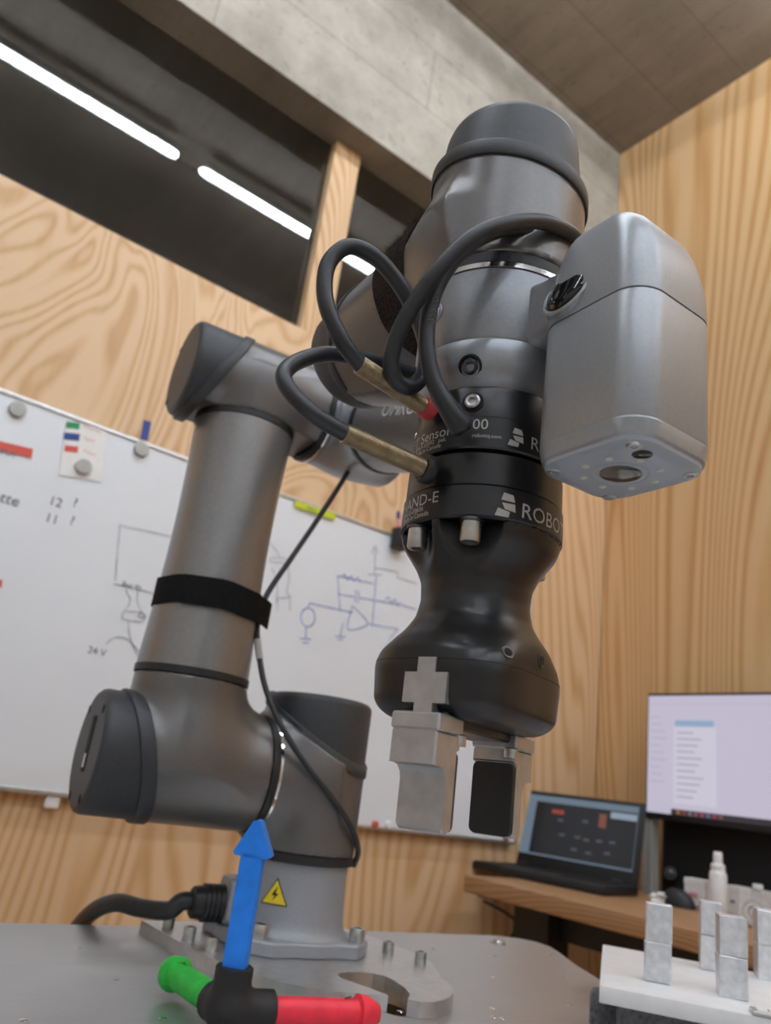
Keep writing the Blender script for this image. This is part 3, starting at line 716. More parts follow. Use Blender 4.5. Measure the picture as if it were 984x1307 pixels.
# domed top falling away outwards
dome = []
for t in list(np.linspace(0, .9, 14))+[.94, .97, .99]:
    c_, s_ = math.cos(t*math.pi/2), math.sin(t*math.pi/2); sx_ = c_**.62; sy_ = .10+.90*c_**.55
    dome.append([(-.0100*(1-sx_)+x*sx_, y*sy_, CZS+.0005+(CZT-CZS)*s_) for x, y in rrect(HX, HY, .0130, 10)])
mk('camera_dome', loft(dome), 'silver2', cb, CU, 55)
mk('mount_arm', loft([np.concatenate([rrect(.0165*s, .0135*s, .006), np.full((36, 1), z)], 1) for s, z in ((1.25, .030), (1.05, .036), (1, .044), (1, .052))]), 'silver', cb, frame(tf((0, 0, .3815)), (0, 0, 1), CU[:3, 0]), 35)
btn = CU @ np.array([-.0125, -HY+.0030, CZS+.0165, 1]); bd = -CU[:3, 1]*.93+np.array([0, 0, .32])
A = frame(btn[:3], CU[:3, 0], bd); S = np.diag([1.22, 1.36, 1, 1])
mk('button_bezel', lathe([(.0112, -.008), (.0112, .0006), (.0104, .0014), (.0096, .0010), (.0092, -.002)], 40), 'silver2', cb, A @ S, 30)
mk('camera_button', lathe([(.0092, -.004), (.0090, .0014), (.0080, .0026), (.0050, .0032)], 40), 'blackglossy', cb, A @ S, 40)
for x in (-.014, -.009, -.0045): # clamp ribs where the cable enters
    mk('cable_clip', box(-.0016, .0016, -.0045, .0045, -.001, .0025, .0008, 2), 'silver2', cb, frame((CU @ np.array([x, -HY*.62, CZT-.0105+x*.1, 1]))[:3], CU[:3, 0], -CU[:3, 1]*.75+np.array([0, 0, .66])), 30)
cov = mk('light_cover', loft([csec(.70, .70, .010, CZ0-.0008), csec(.86, .86, .0115, CZ0-.0005), csec(.92, .92, .0120, CZ0+.0004), csec(.93, .93, .0120, CZ0+.0020)]), 'cover', cb, CU, 25)
DN = CU @ np.array([[1, 0, 0, 0], [0, -1, 0, 0], [0, 0, -1, CZ0-.0006], [0, 0, 0, 1.]])   # local z = down
mk('lens_ring', lathe([(.0112, 0), (.0111, .0004), (.0106, .0005), (.0100, .0002)], 40, False, False), 'cover', cb, DN, 30)
mk('lens', lathe([(.0084, -.0002), (.0082, .0003), (.0070, .0005), (.004, .0006)], 40), 'lensglass', cb, DN, 40)
for k in range(8):
    a = k*math.pi/4+.39; mk('led', lathe([(.0016, 0), (.0013, .0004)], 12), 'led', cb, DN @ np.array(Matrix.Translation((.0150*math.cos(a), .0150*math.sin(a), .0002))), 30)
for sx, sy in ((1, 1), (1, -1), (-1, 1), (-1, -1)):
    F4 = DN @ np.array(Matrix.Translation((sx*.0196, sy*.0168, 0)))
    mk('cover_screw', lathe([(.0029, -.0005), (.0029, .0003), (.0024, .0006), (.0014, .0006), (.0012, -.0002)], 20), 'steel', cb, F4, 30)
mk('sensor_window', lathe([(.0038, -.0002), (.0038, .0003), (.0034, .0004)], 24), 'blackglossy', cb, DN @ np.array(Matrix.Translation((.0175, .0095, 0))), 30)

# ------------------------------------------------------------------ force sensor and coupling
def curved(v, ang0, z0, r):
    a = math.radians(ang0)+v[:, 0]/r; return np.stack([r*np.sin(a), -r*np.cos(a), z0+v[:, 1]], 1)
def mark(parent, s, size, ang, z, r, mat='textgrey', align='LEFT'):
    v, f = text2d(s, size, align); return mk('lettering', (curved(v, ang, z, r+.00022), f), mat, parent, TF, 0)
LOGO = [[(560, 600), (610, 608), (622, 645), (548, 640)], [(553, 655), (622, 655), (628, 698), (570, 688)], [(535, 685), (597, 700), (592, 730), (520, 727)]]
def logo(parent, ang, z, h, r):
    V, Fc = [], []
    for b in LOGO:
        q = np.array([((x-520), (730-y)) for x, y in b], float)*h/130
        n = len(V); V += list(curved(q, ang, z, r+.00022)); Fc.append((n, n+1, n+2, n+3))
    mk('emblem', (np.array(V), Fc), 'textgrey', parent, TF, 0)
RS = .0362
fs = thing('force_sensor', 'black cylindrical force sensor bolted under the silver robot flange', 'sensor', tf((0, 0, .309)))
mk('mounting_ring', lathe([(.0335, .3432), (.0345, .3430), (.0352, .3415), (.0352, .3275), (.0346, .3270)], 96), 'black', fs, TF, 30)
mk('sensor_body', lathe([(.0346, .3272), (RS, .3268), (RS, .3125), (.0355, .3117), (.0320, .3115), (.0318, .3085)], 96), 'black', fs, TF, 30)
for ang in (-14, -104, 76, 166):
    d = np.array([math.sin(math.radians(ang)), -math.cos(math.radians(ang)), 0]); A = TF @ frame(cylp(ang, .3345, .0345), (0, 0, 1), d)
    mk('screw_recess', lathe([(.0050, -.001), (.0050, .0010), (.0044, .0010)], 24), 'hole', fs, A, 30)
    mk('screw_head', lathe([(.0036, .0005), (.0036, .0022), (.0028, .0028), (.0018, .0026), (.0015, .0012)], 20), 'steel', fs, A, 30)
mark(fs, 'FT Sensor', .0072, -74, .3185, RS); mark(fs, '300', .0072, -18, .3205, RS)
mark(fs, 'S/N F-32092   pat.', .0030, -66, .3160, RS); mark(fs, 'Made in Canada', .0030, -66, .3134, RS); mark(fs, 'robotiq.com', .0026, -12, .3165, RS)
logo(fs, 13, .3140, .0090, RS); mark(fs, 'ROBOTIQ', .0085, 30, .3150, RS)

# ------------------------------------------------------------------ gripper
RG = .0370
gr = thing('gripper', 'black hourglass-shaped two-finger gripper hanging under the force sensor', 'gripper', tf((0, 0, .14)))
mk('coupling', lathe([(.0300, .3118), (.0312, .3112), (.0355, .3098), (RG-.0006, .3090), (RG-.0004, .2946), (RG-.0010, .2940)], 96), 'black', gr, TF, 30)
mk('ring_floor', lathe([(.0240, .2796), (RG-.0012, .2797), (RG-.0012, .2806), (.0240, .2807)], 96), 'black', gr, TF, 30)
mk('marking_ring', lathe([(RG-.0010, .2941), (RG+.0002, .2936), (RG+.0004, .2800), (RG-.001, .2790)], 96, True, False), 'black', gr, TF, 30)
SA = math.radians(17)                                            # finger travel direction
sdir = TF[:3, :3].T @ np.array([math.cos(SA), math.sin(SA), 0]); sa = math.atan2(sdir[1], sdir[0])
zk = np.array([.190, .1965, .199, .2025, .216, .2235, .2295, .2350, .2410, .2490, .2575, .2635, .2690, .2735, .2800])
rk = np.array([.0300, .0315, .0345, .0368, .0378, .0374, .0345, .0300, .0262, .0246, .0253, .0280, .0318, .0352, .0372])
zi = np.linspace(.185, .285, 300); ri = np.interp(zi, zk, rk); ri = np.convolve(np.pad(ri, 8, 'edge'), np.hanning(17)/np.hanning(17).sum(), 'valid')
bolts = [(-8, .0325), (-60, .0325), (172, .0325), (120, .0325)]
def fgrip(p):
    th = np.arctan2(p[:, 1], p[:, 0])-sa; rho = np.hypot(p[:, 0], p[:, 1])
    c, s = np.abs(np.cos(th)), np.abs(np.sin(th))
    e = 3.6; sq = 1/((c/1.02)**e+(s/.90)**e)**(1/e)
    b = np.clip((.2340-p[:, 2])/.018, 0, 1); b = b*b*(3-2*b)
    g = 1*(1-b)+sq*b
    d = rho-np.interp(p[:, 2], zi, ri)*g
    d = np.maximum(d, p[:, 2]-.2797); d = smax(d, .1960-p[:, 2], .004)
    for an, rr in bolts:
        q = cylp(an, 0, rr); q2 = np.array([math.sin(math.radians(an)), -math.cos(math.radians(an))])
        cx = p[:, 0]-q2[0]*.0452; cy = p[:, 1]-q2[1]*.0452
        d = smax(d, -np.maximum(np.hypot(cx, cy)-.0185, .2480-p[:, 2]), .0012)
    return d
mk('gripper_body', sdfmesh(fgrip, (-.043, -.043, .192), (.043, .043, .283), .00135), 'blackm', gr, TF, 28)
for an, rr in bolts:
    A = frame(tf(cylp(an, .2785, .0322)), None, -TF[:3, 2])           # head down, driven from below
    o = mk('clamp_bolt', lathe([(.0045, 0), (.0045, .0085), (.0040, .0095), (.0024, .0095), (.0022, .0060)], 24), 'steel', gr, A, 30)
    mk('washer', lathe([(.0054, -.0008), (.0054, .0006)], 24), 'dsteel', o, A, 30)
# seam, side holes, slider rail and end keys
GT = TF @ np.array(Matrix.Rotation(sa, 4, 'Z'))                  # local x = finger travel
sq = lambda k: np.array([(lambda c, s: (k*math.cos(t)/((c/1.02)**3.6+(s/.90)**3.6)**(1/3.6), k*math.sin(t)/((c/1.02)**3.6+(s/.90)**3.6)**(1/3.6)))(abs(math.cos(t)), abs(math.sin(t))) for t in np.linspace(0, 2*math.pi, 96, endpoint=False)])
zc = lambda q, z: np.concatenate([q, np.full((len(q), 1), z)], 1)
_R = float(np.interp(.2181, zi, ri)); _b = (.2340-.2181)/.018; _b = _b*_b*(3-2*_b)
_a = np.linspace(0, 2*math.pi, 96, endpoint=False); _g = (1-_b)+_b*np.hypot(*sq(1.).T); sm = lambda e: np.stack([(_R*_g+e)*np.cos(_a), (_R*_g+e)*np.sin(_a)], 1)
mk('body_seam', loft([zc(sm(-.001), .2179), zc(sm(.00012), .21795), zc(sm(.00012), .21825), zc(sm(-.001), .2183)], False, False), 'hole', gr, GT, 0)
for x, z in ((-.0240, .2235), (-.0020, .2245)):
    ys = np.linspace(-.045, 0, 600); q3 = np.stack([np.full(600, x), ys, np.full(600, z)], 1) @ np.array(Matrix.Rotation(sa, 3, 'Z')).T
    k = int(np.argmax(fgrip(q3) < 0)); e = 1e-4
    gq = np.array([(fgrip(q3[k:k+1]+e*np.eye(3)[i])-fgrip(q3[k:k+1]-e*np.eye(3)[i]))[0] for i in range(3)]); gq /= np.linalg.norm(gq)
    mk('side_hole', lathe([(.0030, -.003), (.0028, .00025), (.0022, .0003), (.0016, .0001)], 20), 'dsteel', gr, TF @ frame(q3[k], (1, 0, 0), gq), 30)
    mk('hole_core', lathe([(.0019, -.003), (.0019, .00045), (.0010, .0005)], 20), 'hole', gr, TF @ frame(q3[k], (1, 0, 0), gq), 30)
mk('slide_rail', box(-.0335, .0335, -.0110, .0110, .1925, .1990, .001, 1), 'dsteel', gr, GT, 0)
def finger(sx):
    """sx = -1 near finger, +1 far finger; inner face turned to the middle"""
    xo = .0310 if sx < 0 else .0275
    # local x grows outwards from the grip centre (mirrored)
    t_in, t_out = xo-.0032, xo+.0032
    prof = [(t_in, .1545), (t_in+.0020, .1535), (t_out-.0014, .1535), (t_out, .1548), (t_out, .1715), (t_out+.0008, .1745), (t_out+.0030, .1768), (t_out+.0060, .1776), (t_out+.0092, .1776), (t_out+.0092, .1900), (t_in-.0020, .1900), (t_in-.0020, .1850), (t_in, .1845)]
    mm = GT @ np.array(Matrix.Translation((0, -.0030, 0))) @ np.diag([sx, 1, 1, 1.0])
    pr = [np.array([(x, y, z) for x, z in prof]) for y in (-.0105, -.0095, .0095, .0105)]
    c = np.array([[xo+.003, 0, .172]])
    for k in (0, 3): pr[k][:, [0, 2]] = (pr[k][:, [0, 2]]-c[:, [0, 2]])*.95+c[:, [0, 2]]
    o = mk('finger', loft(pr), 'fing', gr, mm, 25)
    pad = rrect(.0102, .0150, .0028); pz = np.stack([np.zeros(len(pad)), pad[:, 0], pad[:, 1]+.1690], 1)
    mk('finger_pad', loft([pz+[t_in+.0002, 0, 0], pz+[t_in-.0016, 0, 0], pz*[1, .96, 1]+[t_in-.0020, 0, 0]]), 'rubber', o, mm, 30)
    mk('finger_base', box(xo-.0060, xo+.0130, -.0112, .0112, .1900, .1965, .0008, 1), 'fing', o, mm, 0)
    mk('finger_bolt', lathe([(.0032, .1862), (.0032, .1900), (.0028, .1905)], 16), 'steel', o, mm @ np.array(Matrix.Translation((t_in-.0030, -.0088, 0))), 30)
    # cross-shaped slider end keyed into the body side
    kx = .0372
    cross = [(-.0042, -.0195), (.0042, -.0195), (.0042, -.0080), (.0100, -.0080), (.0100, .0040), (.0042, .0040), (.0042, .0100), (-.0042, .0100), (-.0042, .0040), (-.0100, .0040), (-.0100, -.0080), (-.0042, -.0080)]
    q0 = np.array([(kx-.004, y, .2085+z) for y, z in cross]); q1 = np.array([(kx+.0022, y, .2085+z) for y, z in cross])
    mk('slider_key', loft([q0, q1]), 'fing', o, mm, 0)
    return o
finger(-1); finger(1)
mark(gr, 'HAND-E', .0075, -74, .2862, RG+.0004); mark(gr, 'S/N D-00836', .0032, -70, .2834, RG+.0004); mark(gr, 'Made in Canada', .0032, -70, .2808, RG+.0004)
logo(gr, 7.5, .2802, .0110, RG+.0004); mark(gr, 'ROBOTIQ', .0096, 25, .2815, RG+.0004)

# ------------------------------------------------------------------ cables, straps
def P3(l): return [at(*q) for q in l]
CR_ = .0037
def spring(a, b, r, mat, name, parent):
    a, b = np.array(a), np.array(b); L = np.linalg.norm(b-a); A = frame(a, None, b-a); pr = []
    n = int(L/.00075)
    for k in range(n):
        s = L*k/n; pr += [(r*.95, s), (r, s+L/n*.35), (r, s+L/n*.65)]
    return mk(name, lathe(pr+[(r*.95, L)], 20), mat, parent, A, 60)
path_a = P3([(462, 468, .340), (440, 440, .336), (420, 400, .336), (414, 365, .340), (421, 333, .345), (445, 315, .350), (476, 326, .356), (506, 358, .362), (530, 400, .364),
             (543, 440, .360), (541, 475, .352), (524, 494, .346), (506, 486, .342), (499, 462, .340), (507, 430, .339), (526, 392, .338), (558, 346, .338), (598, 306, .343), (640, 287, .352), (690, 283, .368), (728, 298, .385), (742, 320, .395)])
c = thing('sensor_cable', 'thick black cable looping from the upper brass sleeve over to the camera unit', 'cable', path_a[0])
mk('jacket', tube(spline(path_a, 10), CR_, 14), 'cable', c, None, 60)
sp_end = at(549, 524, .3605)
spring(path_a[0]-(sp_end-path_a[0])*.04, path_a[0]+(sp_end-path_a[0])*.90, .0043, 'brass', 'brass_sleeve', c)
A = frame(path_a[0]+(sp_end-path_a[0])*.88, None, sp_end-path_a[0]); mk('red_collar', lathe([(.0046, 0), (.0050, .001), (.0050, .0055), (.0042, .0065)], 24), 'red', c, A, 30)
path_b = P3([(444, 555, .326), (402, 530, .322), (373, 503, .324), (362, 480, .330), (377, 463, .342), (415, 452, .356), (458, 457, .370), (497, 467, .382), (530, 478, .392), (560, 488, .405)])
c = thing('gripper_cable', 'thick black cable looping left from the lower brass sleeve behind the upper one', 'cable', path_b[0])
mk('jacket', tube(spline(path_b, 10), CR_, 14), 'cable', c, None, 60)
e2 = at(549, 601, .3420); spring(path_b[0]-(e2-path_b[0])*.04, path_b[0]+(e2-path_b[0])*.94, .0043, 'brass', 'brass_sleeve', c)
A = frame(path_b[0]+(e2-path_b[0])*.90, None, e2-path_b[0]); mk('grommet', lathe([(.0060, 0), (.0066, .0015), (.0066, .0040), (.0060, .0052)], 28), 'rubber', c, A, 30)
path_c = P3([(745, 335, .400), (716, 317, .392), (690, 303, .384), (655, 292, .372), (620, 300, .360), (585, 325, .352), (558, 365, .347), (546, 410, .343), (546, 455, .339), (556, 492, .336), (575, 525, .334), (594, 550, .335)])
c = thing('plug_cable', 'black cable dropping in front of the silver flange to a flat plug on the sensor', 'cable', path_c[-1])
q = spline(path_c, 10); n = len(q); rr = np.full(n, CR_); k = int(n*.80); rr[k:] = np.interp(np.arange(n-k), [0, (n-k)*.5, n-k-3, n-k-1], [CR_, .0046, .0058, .0040])
mk('jacket', tube(q, list(rr), 14), 'cable', c, None, 60)
M['cabletext'] = simple('faded cable print', (.075, .085, .10), .6, 0, .2)
def cable_print(parent, a, b, txt, size):
    a, b = np.array(a), np.array(b); d = (b-a)/np.linalg.norm(b-a); nrm = CAM-(a+b)/2; nrm = nrm-d*np.dot(nrm, d); nrm /= np.linalg.norm(nrm); up_ = np.cross(nrm, d)
    v, f = text2d(txt, size, 'CENTER'); v = v-np.array([0, size*.33, 0])
    mk('cable_print', (np.array([(a+b)/2+d*x+up_*y+nrm*(math.sqrt(max(CR_**2-y*y, 0))+.00015) for x, y, _ in v]), f), 'cabletext', parent, None, 0)
i0 = int(n*.62); cable_print(c, q[i0+8], q[i0-8], '35510', .0050)
# thin cable down the arm
path_d = P3([(462, 560, .93), (452, 588, .925), (432, 622, .915), (402, 668, .895), (370, 715, .865), (343, 755, .835), (333, 780, .822), (328, 805, .812), (332, 845, .800), (341, 885, .785), (362, 932, .770), (392, 978, .763), (425, 1020, .766), (448, 1055, .781), (457, 1085, .803), (452, 1104, .823)])
c = thing('thin_cable', 'thin black cable running from the forearm past the strap down to the base', 'cable', path_d[-1])
q = spline(path_d, 10); mk('jacket', tube(q, .0030, 12), 'cable', c, None, 60)
mk('cable_label', tube(q[73:80], .0036, 12), 'magnet', c, None, 60)
# hook-and-loop strap on the upper arm
st = thing('arm_strap', 'black hook-and-loop strap wrapped around the upper arm tube', 'strap', RF[:3, :3] @ np.array([UA, 0, .31])+RF[:3, 3])
zs = .3135; hw = .0140
def stripe(F, r0, s0, s1, a0, a1, th, n=90, wob=0.0008, lift=None):
    rings = []
    for i, a in enumerate(np.linspace(a0, a1, n)):
        w = wob*math.sin(a*3+1)+wob*.6*math.sin(a*7); r = r0+(lift(i/(n-1)) if lift else 0)
        c, s = math.cos(a), math.sin(a)
        rings.append([(r*c, r*s, s0+w), ((r+th)*c, (r+th)*s, s0+w), ((r+th)*c, (r+th)*s, s1+w), (r*c, r*s, s1+w)])
    return loft(rings)
rt = float(np.interp(zs, zz, rad))
mk('strap_band', stripe(ZF, rt+.0003, zs-hw, zs+hw, 0, 2*math.pi*.995, .0022), 'velcro', st, ZF, 50)
mk('strap_flap', stripe(ZF, rt+.0026, zs-hw-.001, zs+hw-.002, math.radians(-135), math.radians(-8), .0024, 60, .0008, lambda t: .010*max(0, t-.80)/.2), 'velcro', st, ZF, 50)
# fuzzy strap around the wrist branch
fs2 = thing('wrist_strap', 'brown-black fuzzy strap wrapped around the wrist joint', 'strap', (V5 @ np.array([0, 0, .06, 1]))[:3])
mk('strap_band', stripe(V5, .0380, .036, .069, 0, 2*math.pi*.998, .0030, 90, .001), 'fuzz', fs2, V5, 50)
hv, hf = [], []
for i in range(5200):
    a = rng.uniform(0, 2*math.pi); s = rng.uniform(.036, .069); L = rng.uniform(.0010, .0032)
    d = np.array([math.cos(a), math.sin(a), 0]); p = np.array([0, 0, s])+d*.0408; t = rng.normal(0, .0012, 3)
    w = np.cross(d, [0, 0, 1])*.00010 if i % 2 else np.array([0, 0, .00010])
    n = len(hv); hv += [p-w, p+w, p+d*L+t]; hf.append((n, n+1, n+2))
o = mk('fuzz', (np.array(hv), hf), 'fuzz', fs2, V5, 0); o['kind'] = 'stuff'
# mains cable of the robot
gA = frame(RF[:3, :3] @ np.array([-.066, .0137, .030])+RF[:3, 3], None, RF[:3, :3] @ np.array([-1., .10, -.02]))
pc_ = thing('power_cable', 'fat black power cable leaving the robot base towards the back of the table', 'cable', gA[:3, 3])
pr = [(.0160, 0), (.0172, .001)]
for k in range(4): pr += [(.0172, .002+k*.005), (.0172, .0055+k*.005), (.0155, .006+k*.005), (.0155, .0068+k*.005)]
mk('cable_gland', lathe(pr+[(.0150, .024), (.0145, .030), (.0120, .032)], 32), 'rubber', pc_, gA, 30)
g0 = (gA @ np.array([0, 0, .020, 1]))[:3]; g1 = (gA @ np.array([0, 0, .040, 1]))[:3]
path_p = [g0, g1]+P3([(215, 1162, .752), (180, 1159, .762), (150, 1152, .776), (124, 1160, .795)])+[atp(104, 1178, 1, .905), atp(92, 1200, 1, .93), atp(86, 1260, 1, .94)]
mk('jacket', tube(spline(path_p, 10), .0085, 16), 'cable', pc_, None, 60)

# ------------------------------------------------------------------ printed coordinate axes marker
C0 = at(293, 1276, .525); C0[2] = .0160
ax = thing('axes_marker', 'small printed coordinate axes with blue, green and red arrows in a black corner piece', 'axes marker', (C0[0], C0[1], 0))
bt = at(331, 1046, .560); rd = at(483, 1293, .566); gn = at(213, 1240, .602)
rd[2] = .0155; gn[2] = .0165
def rod(tip, mat, name, letter, w=.0080, sq=True):
    d = tip-C0; L = np.linalg.norm(d); A = frame(C0, _r if name != 'red_arrow' else [0, 0, 1.], d)
    pr = rrect(w, w*(.80 if sq else .95), w*(.28 if sq else .85), 4)
    Z = lambda q, z: np.concatenate([q, np.full((len(q), 1), z)], 1)
    if sq:
        o = mk(name, loft([Z(pr, .010), Z(pr, L-.0225)]), mat, ax, A, 30)
        hd = np.array([(-.0135, L-.0225), (-.0115, L-.0245), (.0115, L-.0245), (.0135, L-.0225), (.0025, L-.001), (0, L), (-.0025, L-.001)])
        q = [np.array([(x, y, z) for x, z in hd]) for y in (-w*.8, w*.8)]
        mk('arrow_head', loft(q), mat, o, A, 20)
    else:
        o = mk(name, loft([Z(pr, .010), Z(pr, L-.0185), Z(pr*1.34, L-.0170), Z(pr*1.28, L-.0110), Z(pr*.72, L-.0010), Z(pr*.5, L)]), mat, ax, A, 40)
    return o, A, L
o, A, L = rod(bt, 'blue', 'blue_arrow', 'Z')
og, Ag, Lg = rod(gn, 'green', 'green_arrow', 'Y', .0095, False)
orr, Ar, Lr = rod(rd, 'redp', 'red_arrow', 'X', .0088, False)
# raised letters near the arrow tips
v, f = text2d('Y', .012); up = np.array([0, 0, 1.])
def on_top(v, A, L, s0, h, size=1):
    d = A[:3, 2]; side = np.cross(up, d); side /= np.linalg.norm(side); b = C0+d*s0
    return np.array([b+d*(y*size)-side*(x*size)*1+up*h for x, y, _ in v])
for s, Aq, Lq, par in (('Y', Ag, Lg, og), ('X', Ar, Lr, orr)):
    v, f = text2d(s, .013, 'CENTER'); mk('letter', (on_top(v, Aq, Lq, Lq-.030, .0094), f), 'hole', par, None, 0)
# black corner piece with three sockets
def fcorner(p):
    q = p-C0; d = np.linalg.norm(q, axis=1)-.0135
    for tip, L in ((bt, .026), (rd, .031), (gn, .022)):
        d = smin(d, cylf(C0, tip-C0, .0128, 0, L)(p), .006)
    d = np.maximum(d, .0006-p[:, 2])
    for tip, L in ((bt, .026), (rd, .031), (gn, .022)):
        e = (tip-C0)/np.linalg.norm(tip-C0); d = np.where((q @ e) > L-.0002, np.maximum(d, q @ e-L), d)
    return d
mk('corner_piece', sdfmesh(fcorner, C0-[.04, .04, .02], C0+[.055, .05, .045], .0014), 'blackp', ax, None, 40)

# ------------------------------------------------------------------ tray with aluminium blocks
tz = .045; n0 = atp(765, 1257, 2, tz); e2v = np.array([.82, .572, 0]); e1v = np.array([.60, -.80, 0]); e1v /= np.linalg.norm(e1v)
TA = np.eye(4); TA[:3, 0] = e1v; TA[:3, 1] = np.cross([0, 0, 1], e1v); TA[:3, 2] = [0, 0, 1]; TA[:3, 3] = [n0[0], n0[1], 0]
tr = thing('block_tray', 'white plastic tray with aluminium blocks on the table corner', 'tray', (TA @ np.array([.13, .11, 0, 1]))[:3])
mk('tray_plate', box(0, .30, 0, .232, tz-.0125, tz, .0012, 2), 'white', tr, TA, 30)
mk('foam_riser', box(.014, .29, .020, .222, .0003, tz-.0122, .004, 2), simple('grey foam', (.16, .16, .17), .95, 0, .4, 300, .6), tr, TA, 30)
mk('foam_corner', box(-.008, .022, .06, .085, .0003, .030, .005, 2), simple('grey foam lump', (.16, .16, .17), .95, 0, .4, 300, .6), tr, TA, 30)
TAi = np.linalg.inv(TA)
def tl(px, py, z=tz): return (TAi @ np.append(atp(px, py, 2, z), 1))[:2]
blk = simple('sawn aluminium', (.74, .76, .79), .34, .6, .14, 140, .35)
stacks = [((822, 1252), .0215, .014, 'left'), ((894, 1237), .0200, .020, 'rear middle'), ((918, 1272), .0220, .026, 'front middle'), ((968, 1250), .024, .030, 'right')]
for (pp_, w, dpt, nm) in stacks:
    x, y = tl(*pp_)
    for k in range(2):
        h = .0300; z0 = tz+.0003+k*(h+.0003); dx = .0006*k; a = random.uniform(-.01, .01)
        prf = np.array([(x+dx, y, ), (x+w+dx, y), (x+w+dx, y+dpt), (x+dx, y+dpt)])
        bm_ = box(x+dx, x+w+dx, y+(.0008 if k else 0), y+dpt, z0, z0+h, .0006, 1)
        V = bm_[0]; V += rng.normal(0, .00022, V.shape)
        o = mk('aluminium_block', (V, bm_[1]), blk, None, TA, 20)
        tag(o, '%s aluminium block of the %s stack on the white tray' % (('lower', 'upper')[k], nm), 'block', 'aluminium blocks on the white tray')
x, y = tl(950, 1279, tz); 
tgp = thing('name_plate', 'small grey framed name plate at the front right of the white tray', 'label', (TA @ np.array([x+.02, y, tz, 1]))[:3])
mk('plate_frame', box(x-.001, x+.05, -.001, .018, tz+.0003, tz+.0030, .0006, 1), 'alu', tgp, TA, 0)
mk('paper_insert', box(x+.003, x+.048, .002, .0155, tz+.0028, tz+.0035), 'paper', tgp, TA, 0)
v, f = text2d('LMC', .010); mk('lettering', (v*[1, 1, 1]+[x+.010, .005, tz+.0037], f), 'hole', tgp, TA, 0)

# ------------------------------------------------------------------ desk by the right wall
DX, DZ, DY1 = 1.35, .0135, 1.405
dk = thing('desk', 'oak-topped desk on black legs in the room corner', 'desk', (1.62, .7, FZ))
mk('desk_top', box(DX, 1.955, -.45, DY1, DZ-.034, DZ, .002, 2), 'desk', dk, None, 30)
q = atp(693, 1170, 0, 1.50)
for y in (float(q[1]), -.2):
    mk('leg', box(1.46, 1.53, y-.05, y+.05, FZ, DZ-.034), 'rubber', dk, None, 0); mk('foot', box(1.38, 1.92, y-.04, y+.04, FZ, FZ+.03), 'rubber', dk, None, 0)
mk('cross_bar', box(1.50, 1.54, -.2, q[1], DZ-.10, DZ-.05), 'rubber', dk, None, 0)
q = atp(627, 1143, 0, DX+.02); ctl = mk('height_control', box(DX+.005, DX+.035, q[1]-.028, q[1]+.028, q[2]-.006, DZ-.034, .003, 2), 'rubber', dk, None, 30)
o = mk('grey_post', box(1.80, 1.84, *[float(atp(786, 1195, 0, 1.8)[1])+s for s in (-.016, .016)], FZ, DZ-.036, .002), 'magnet', None); tag(o, 'grey metal post standing under the desk near the wall', 'post')
for k, l in enumerate(([(617, 1150, 1.93), (645, 1165, 1.93), (660, 1180, 1.93), (650, 1200, 1.95), (645, 1230, 1.97)], [(715, 1175, 1.90), (735, 1176, 1.90), (752, 1168, 1.90), (770, 1168, 1.88), (800, 1178, 1.86)], [(840, 1192, 1.75), (870, 1200, 1.74), (900, 1196, 1.72), (930, 1205, 1.70), (960, 1200, 1.68)])):
    o = mk('desk_cable', tube(spline(P3(l), 8), .0035, 8), 'cable', None, None, 60); tag(o, ['thin dark cable hanging below the far end of the desk', 'black cable sagging under the desk beside the leg', 'black cable tangle under the desk behind the blocks'][k], 'cable')
# laptop
hl, hr = atp(650, 1100, 2, DZ+.022), atp(810, 1131, 2, DZ+.022)
lx = (hr-hl); LW = np.linalg.norm(lx); lx /= LW
LA = np.eye(4); LA[:3, 0] = lx; LA[:3, 1] = np.cross([0, 0, 1], lx); LA[:3, 2] = [0, 0, 1]; LA[:3, 3] = [hl[0], hl[1], DZ]
lp = thing('laptop', 'open black laptop with a dark screen window on the desk', 'laptop', (LA @ np.array([LW/2, -.1, 0, 1]))[:3])
LD = .155
mk('laptop_base', box(-.004, LW+.004, -LD, .012, .0006, .021, .004, 2), 'rubber', lp, LA, 30)
mk('keyboard', box(.02, LW-.02, -LD*.52, -.02, .0205, .0218), 'hole', lp, LA, 0); mk('touch_pad', box(LW*.36, LW*.62, -LD*.92, -LD*.58, .0205, .0215), 'dsteel', lp, LA, 0)
SAg = math.radians(12); SH = .190
SC = LA @ frame((0, .004, .021), (1, 0, 0), np.array([0, -math.cos(SAg), math.sin(SAg)]))       # local y up the lid
lid = mk('laptop_lid', box(-.004, LW+.004, -.002, SH, -.007, 0, .002, 2), 'rubber', lp, SC, 30)
mk('screen', box(.012, LW-.012, .030, SH-.010, -.0005, .0006), glow('laptop screen light', '8FA6BC', .42), lid, SC, 0)
mk('screen_window', box(.050, LW-.013, .034, SH-.026, .0004, .0012), glow('laptop screen dark', '12151C', .55), lid, SC, 0)
for (a, b_, c_, d_, h) in ((.10, .135, SH-.052, SH-.042, 'C04A30'), (.235, .255, SH-.070, SH-.038, '9A5A40'), (.265, LW-.014, SH-.045, SH-.030, 'B4C8DC')):
    mk('screen_item', box(a, min(b_, LW-.014), c_, d_, .0010, .0018), glow('screen item '+h, h, .5), lid, SC, 0)
for k, (x, y) in enumerate(((.13, .085), (.175, .085), (.20, .082), (.235, .084), (.27, .085), (.17, .055), (.21, .052), (.26, .058), (.12, .12), (.19, .125), (.24, .118))):
    mk('screen_item', box(x, x+.016, y, y+.006, .0010, .0016), glow('screen grey %d' % k, '5A6470', .5), lid, SC, 0)
for x in (.03, LW-.06): mk('hinge', box(x, x+.03, -.006, .006, .016, .028, .002), 'dsteel', lp, LA, 0)
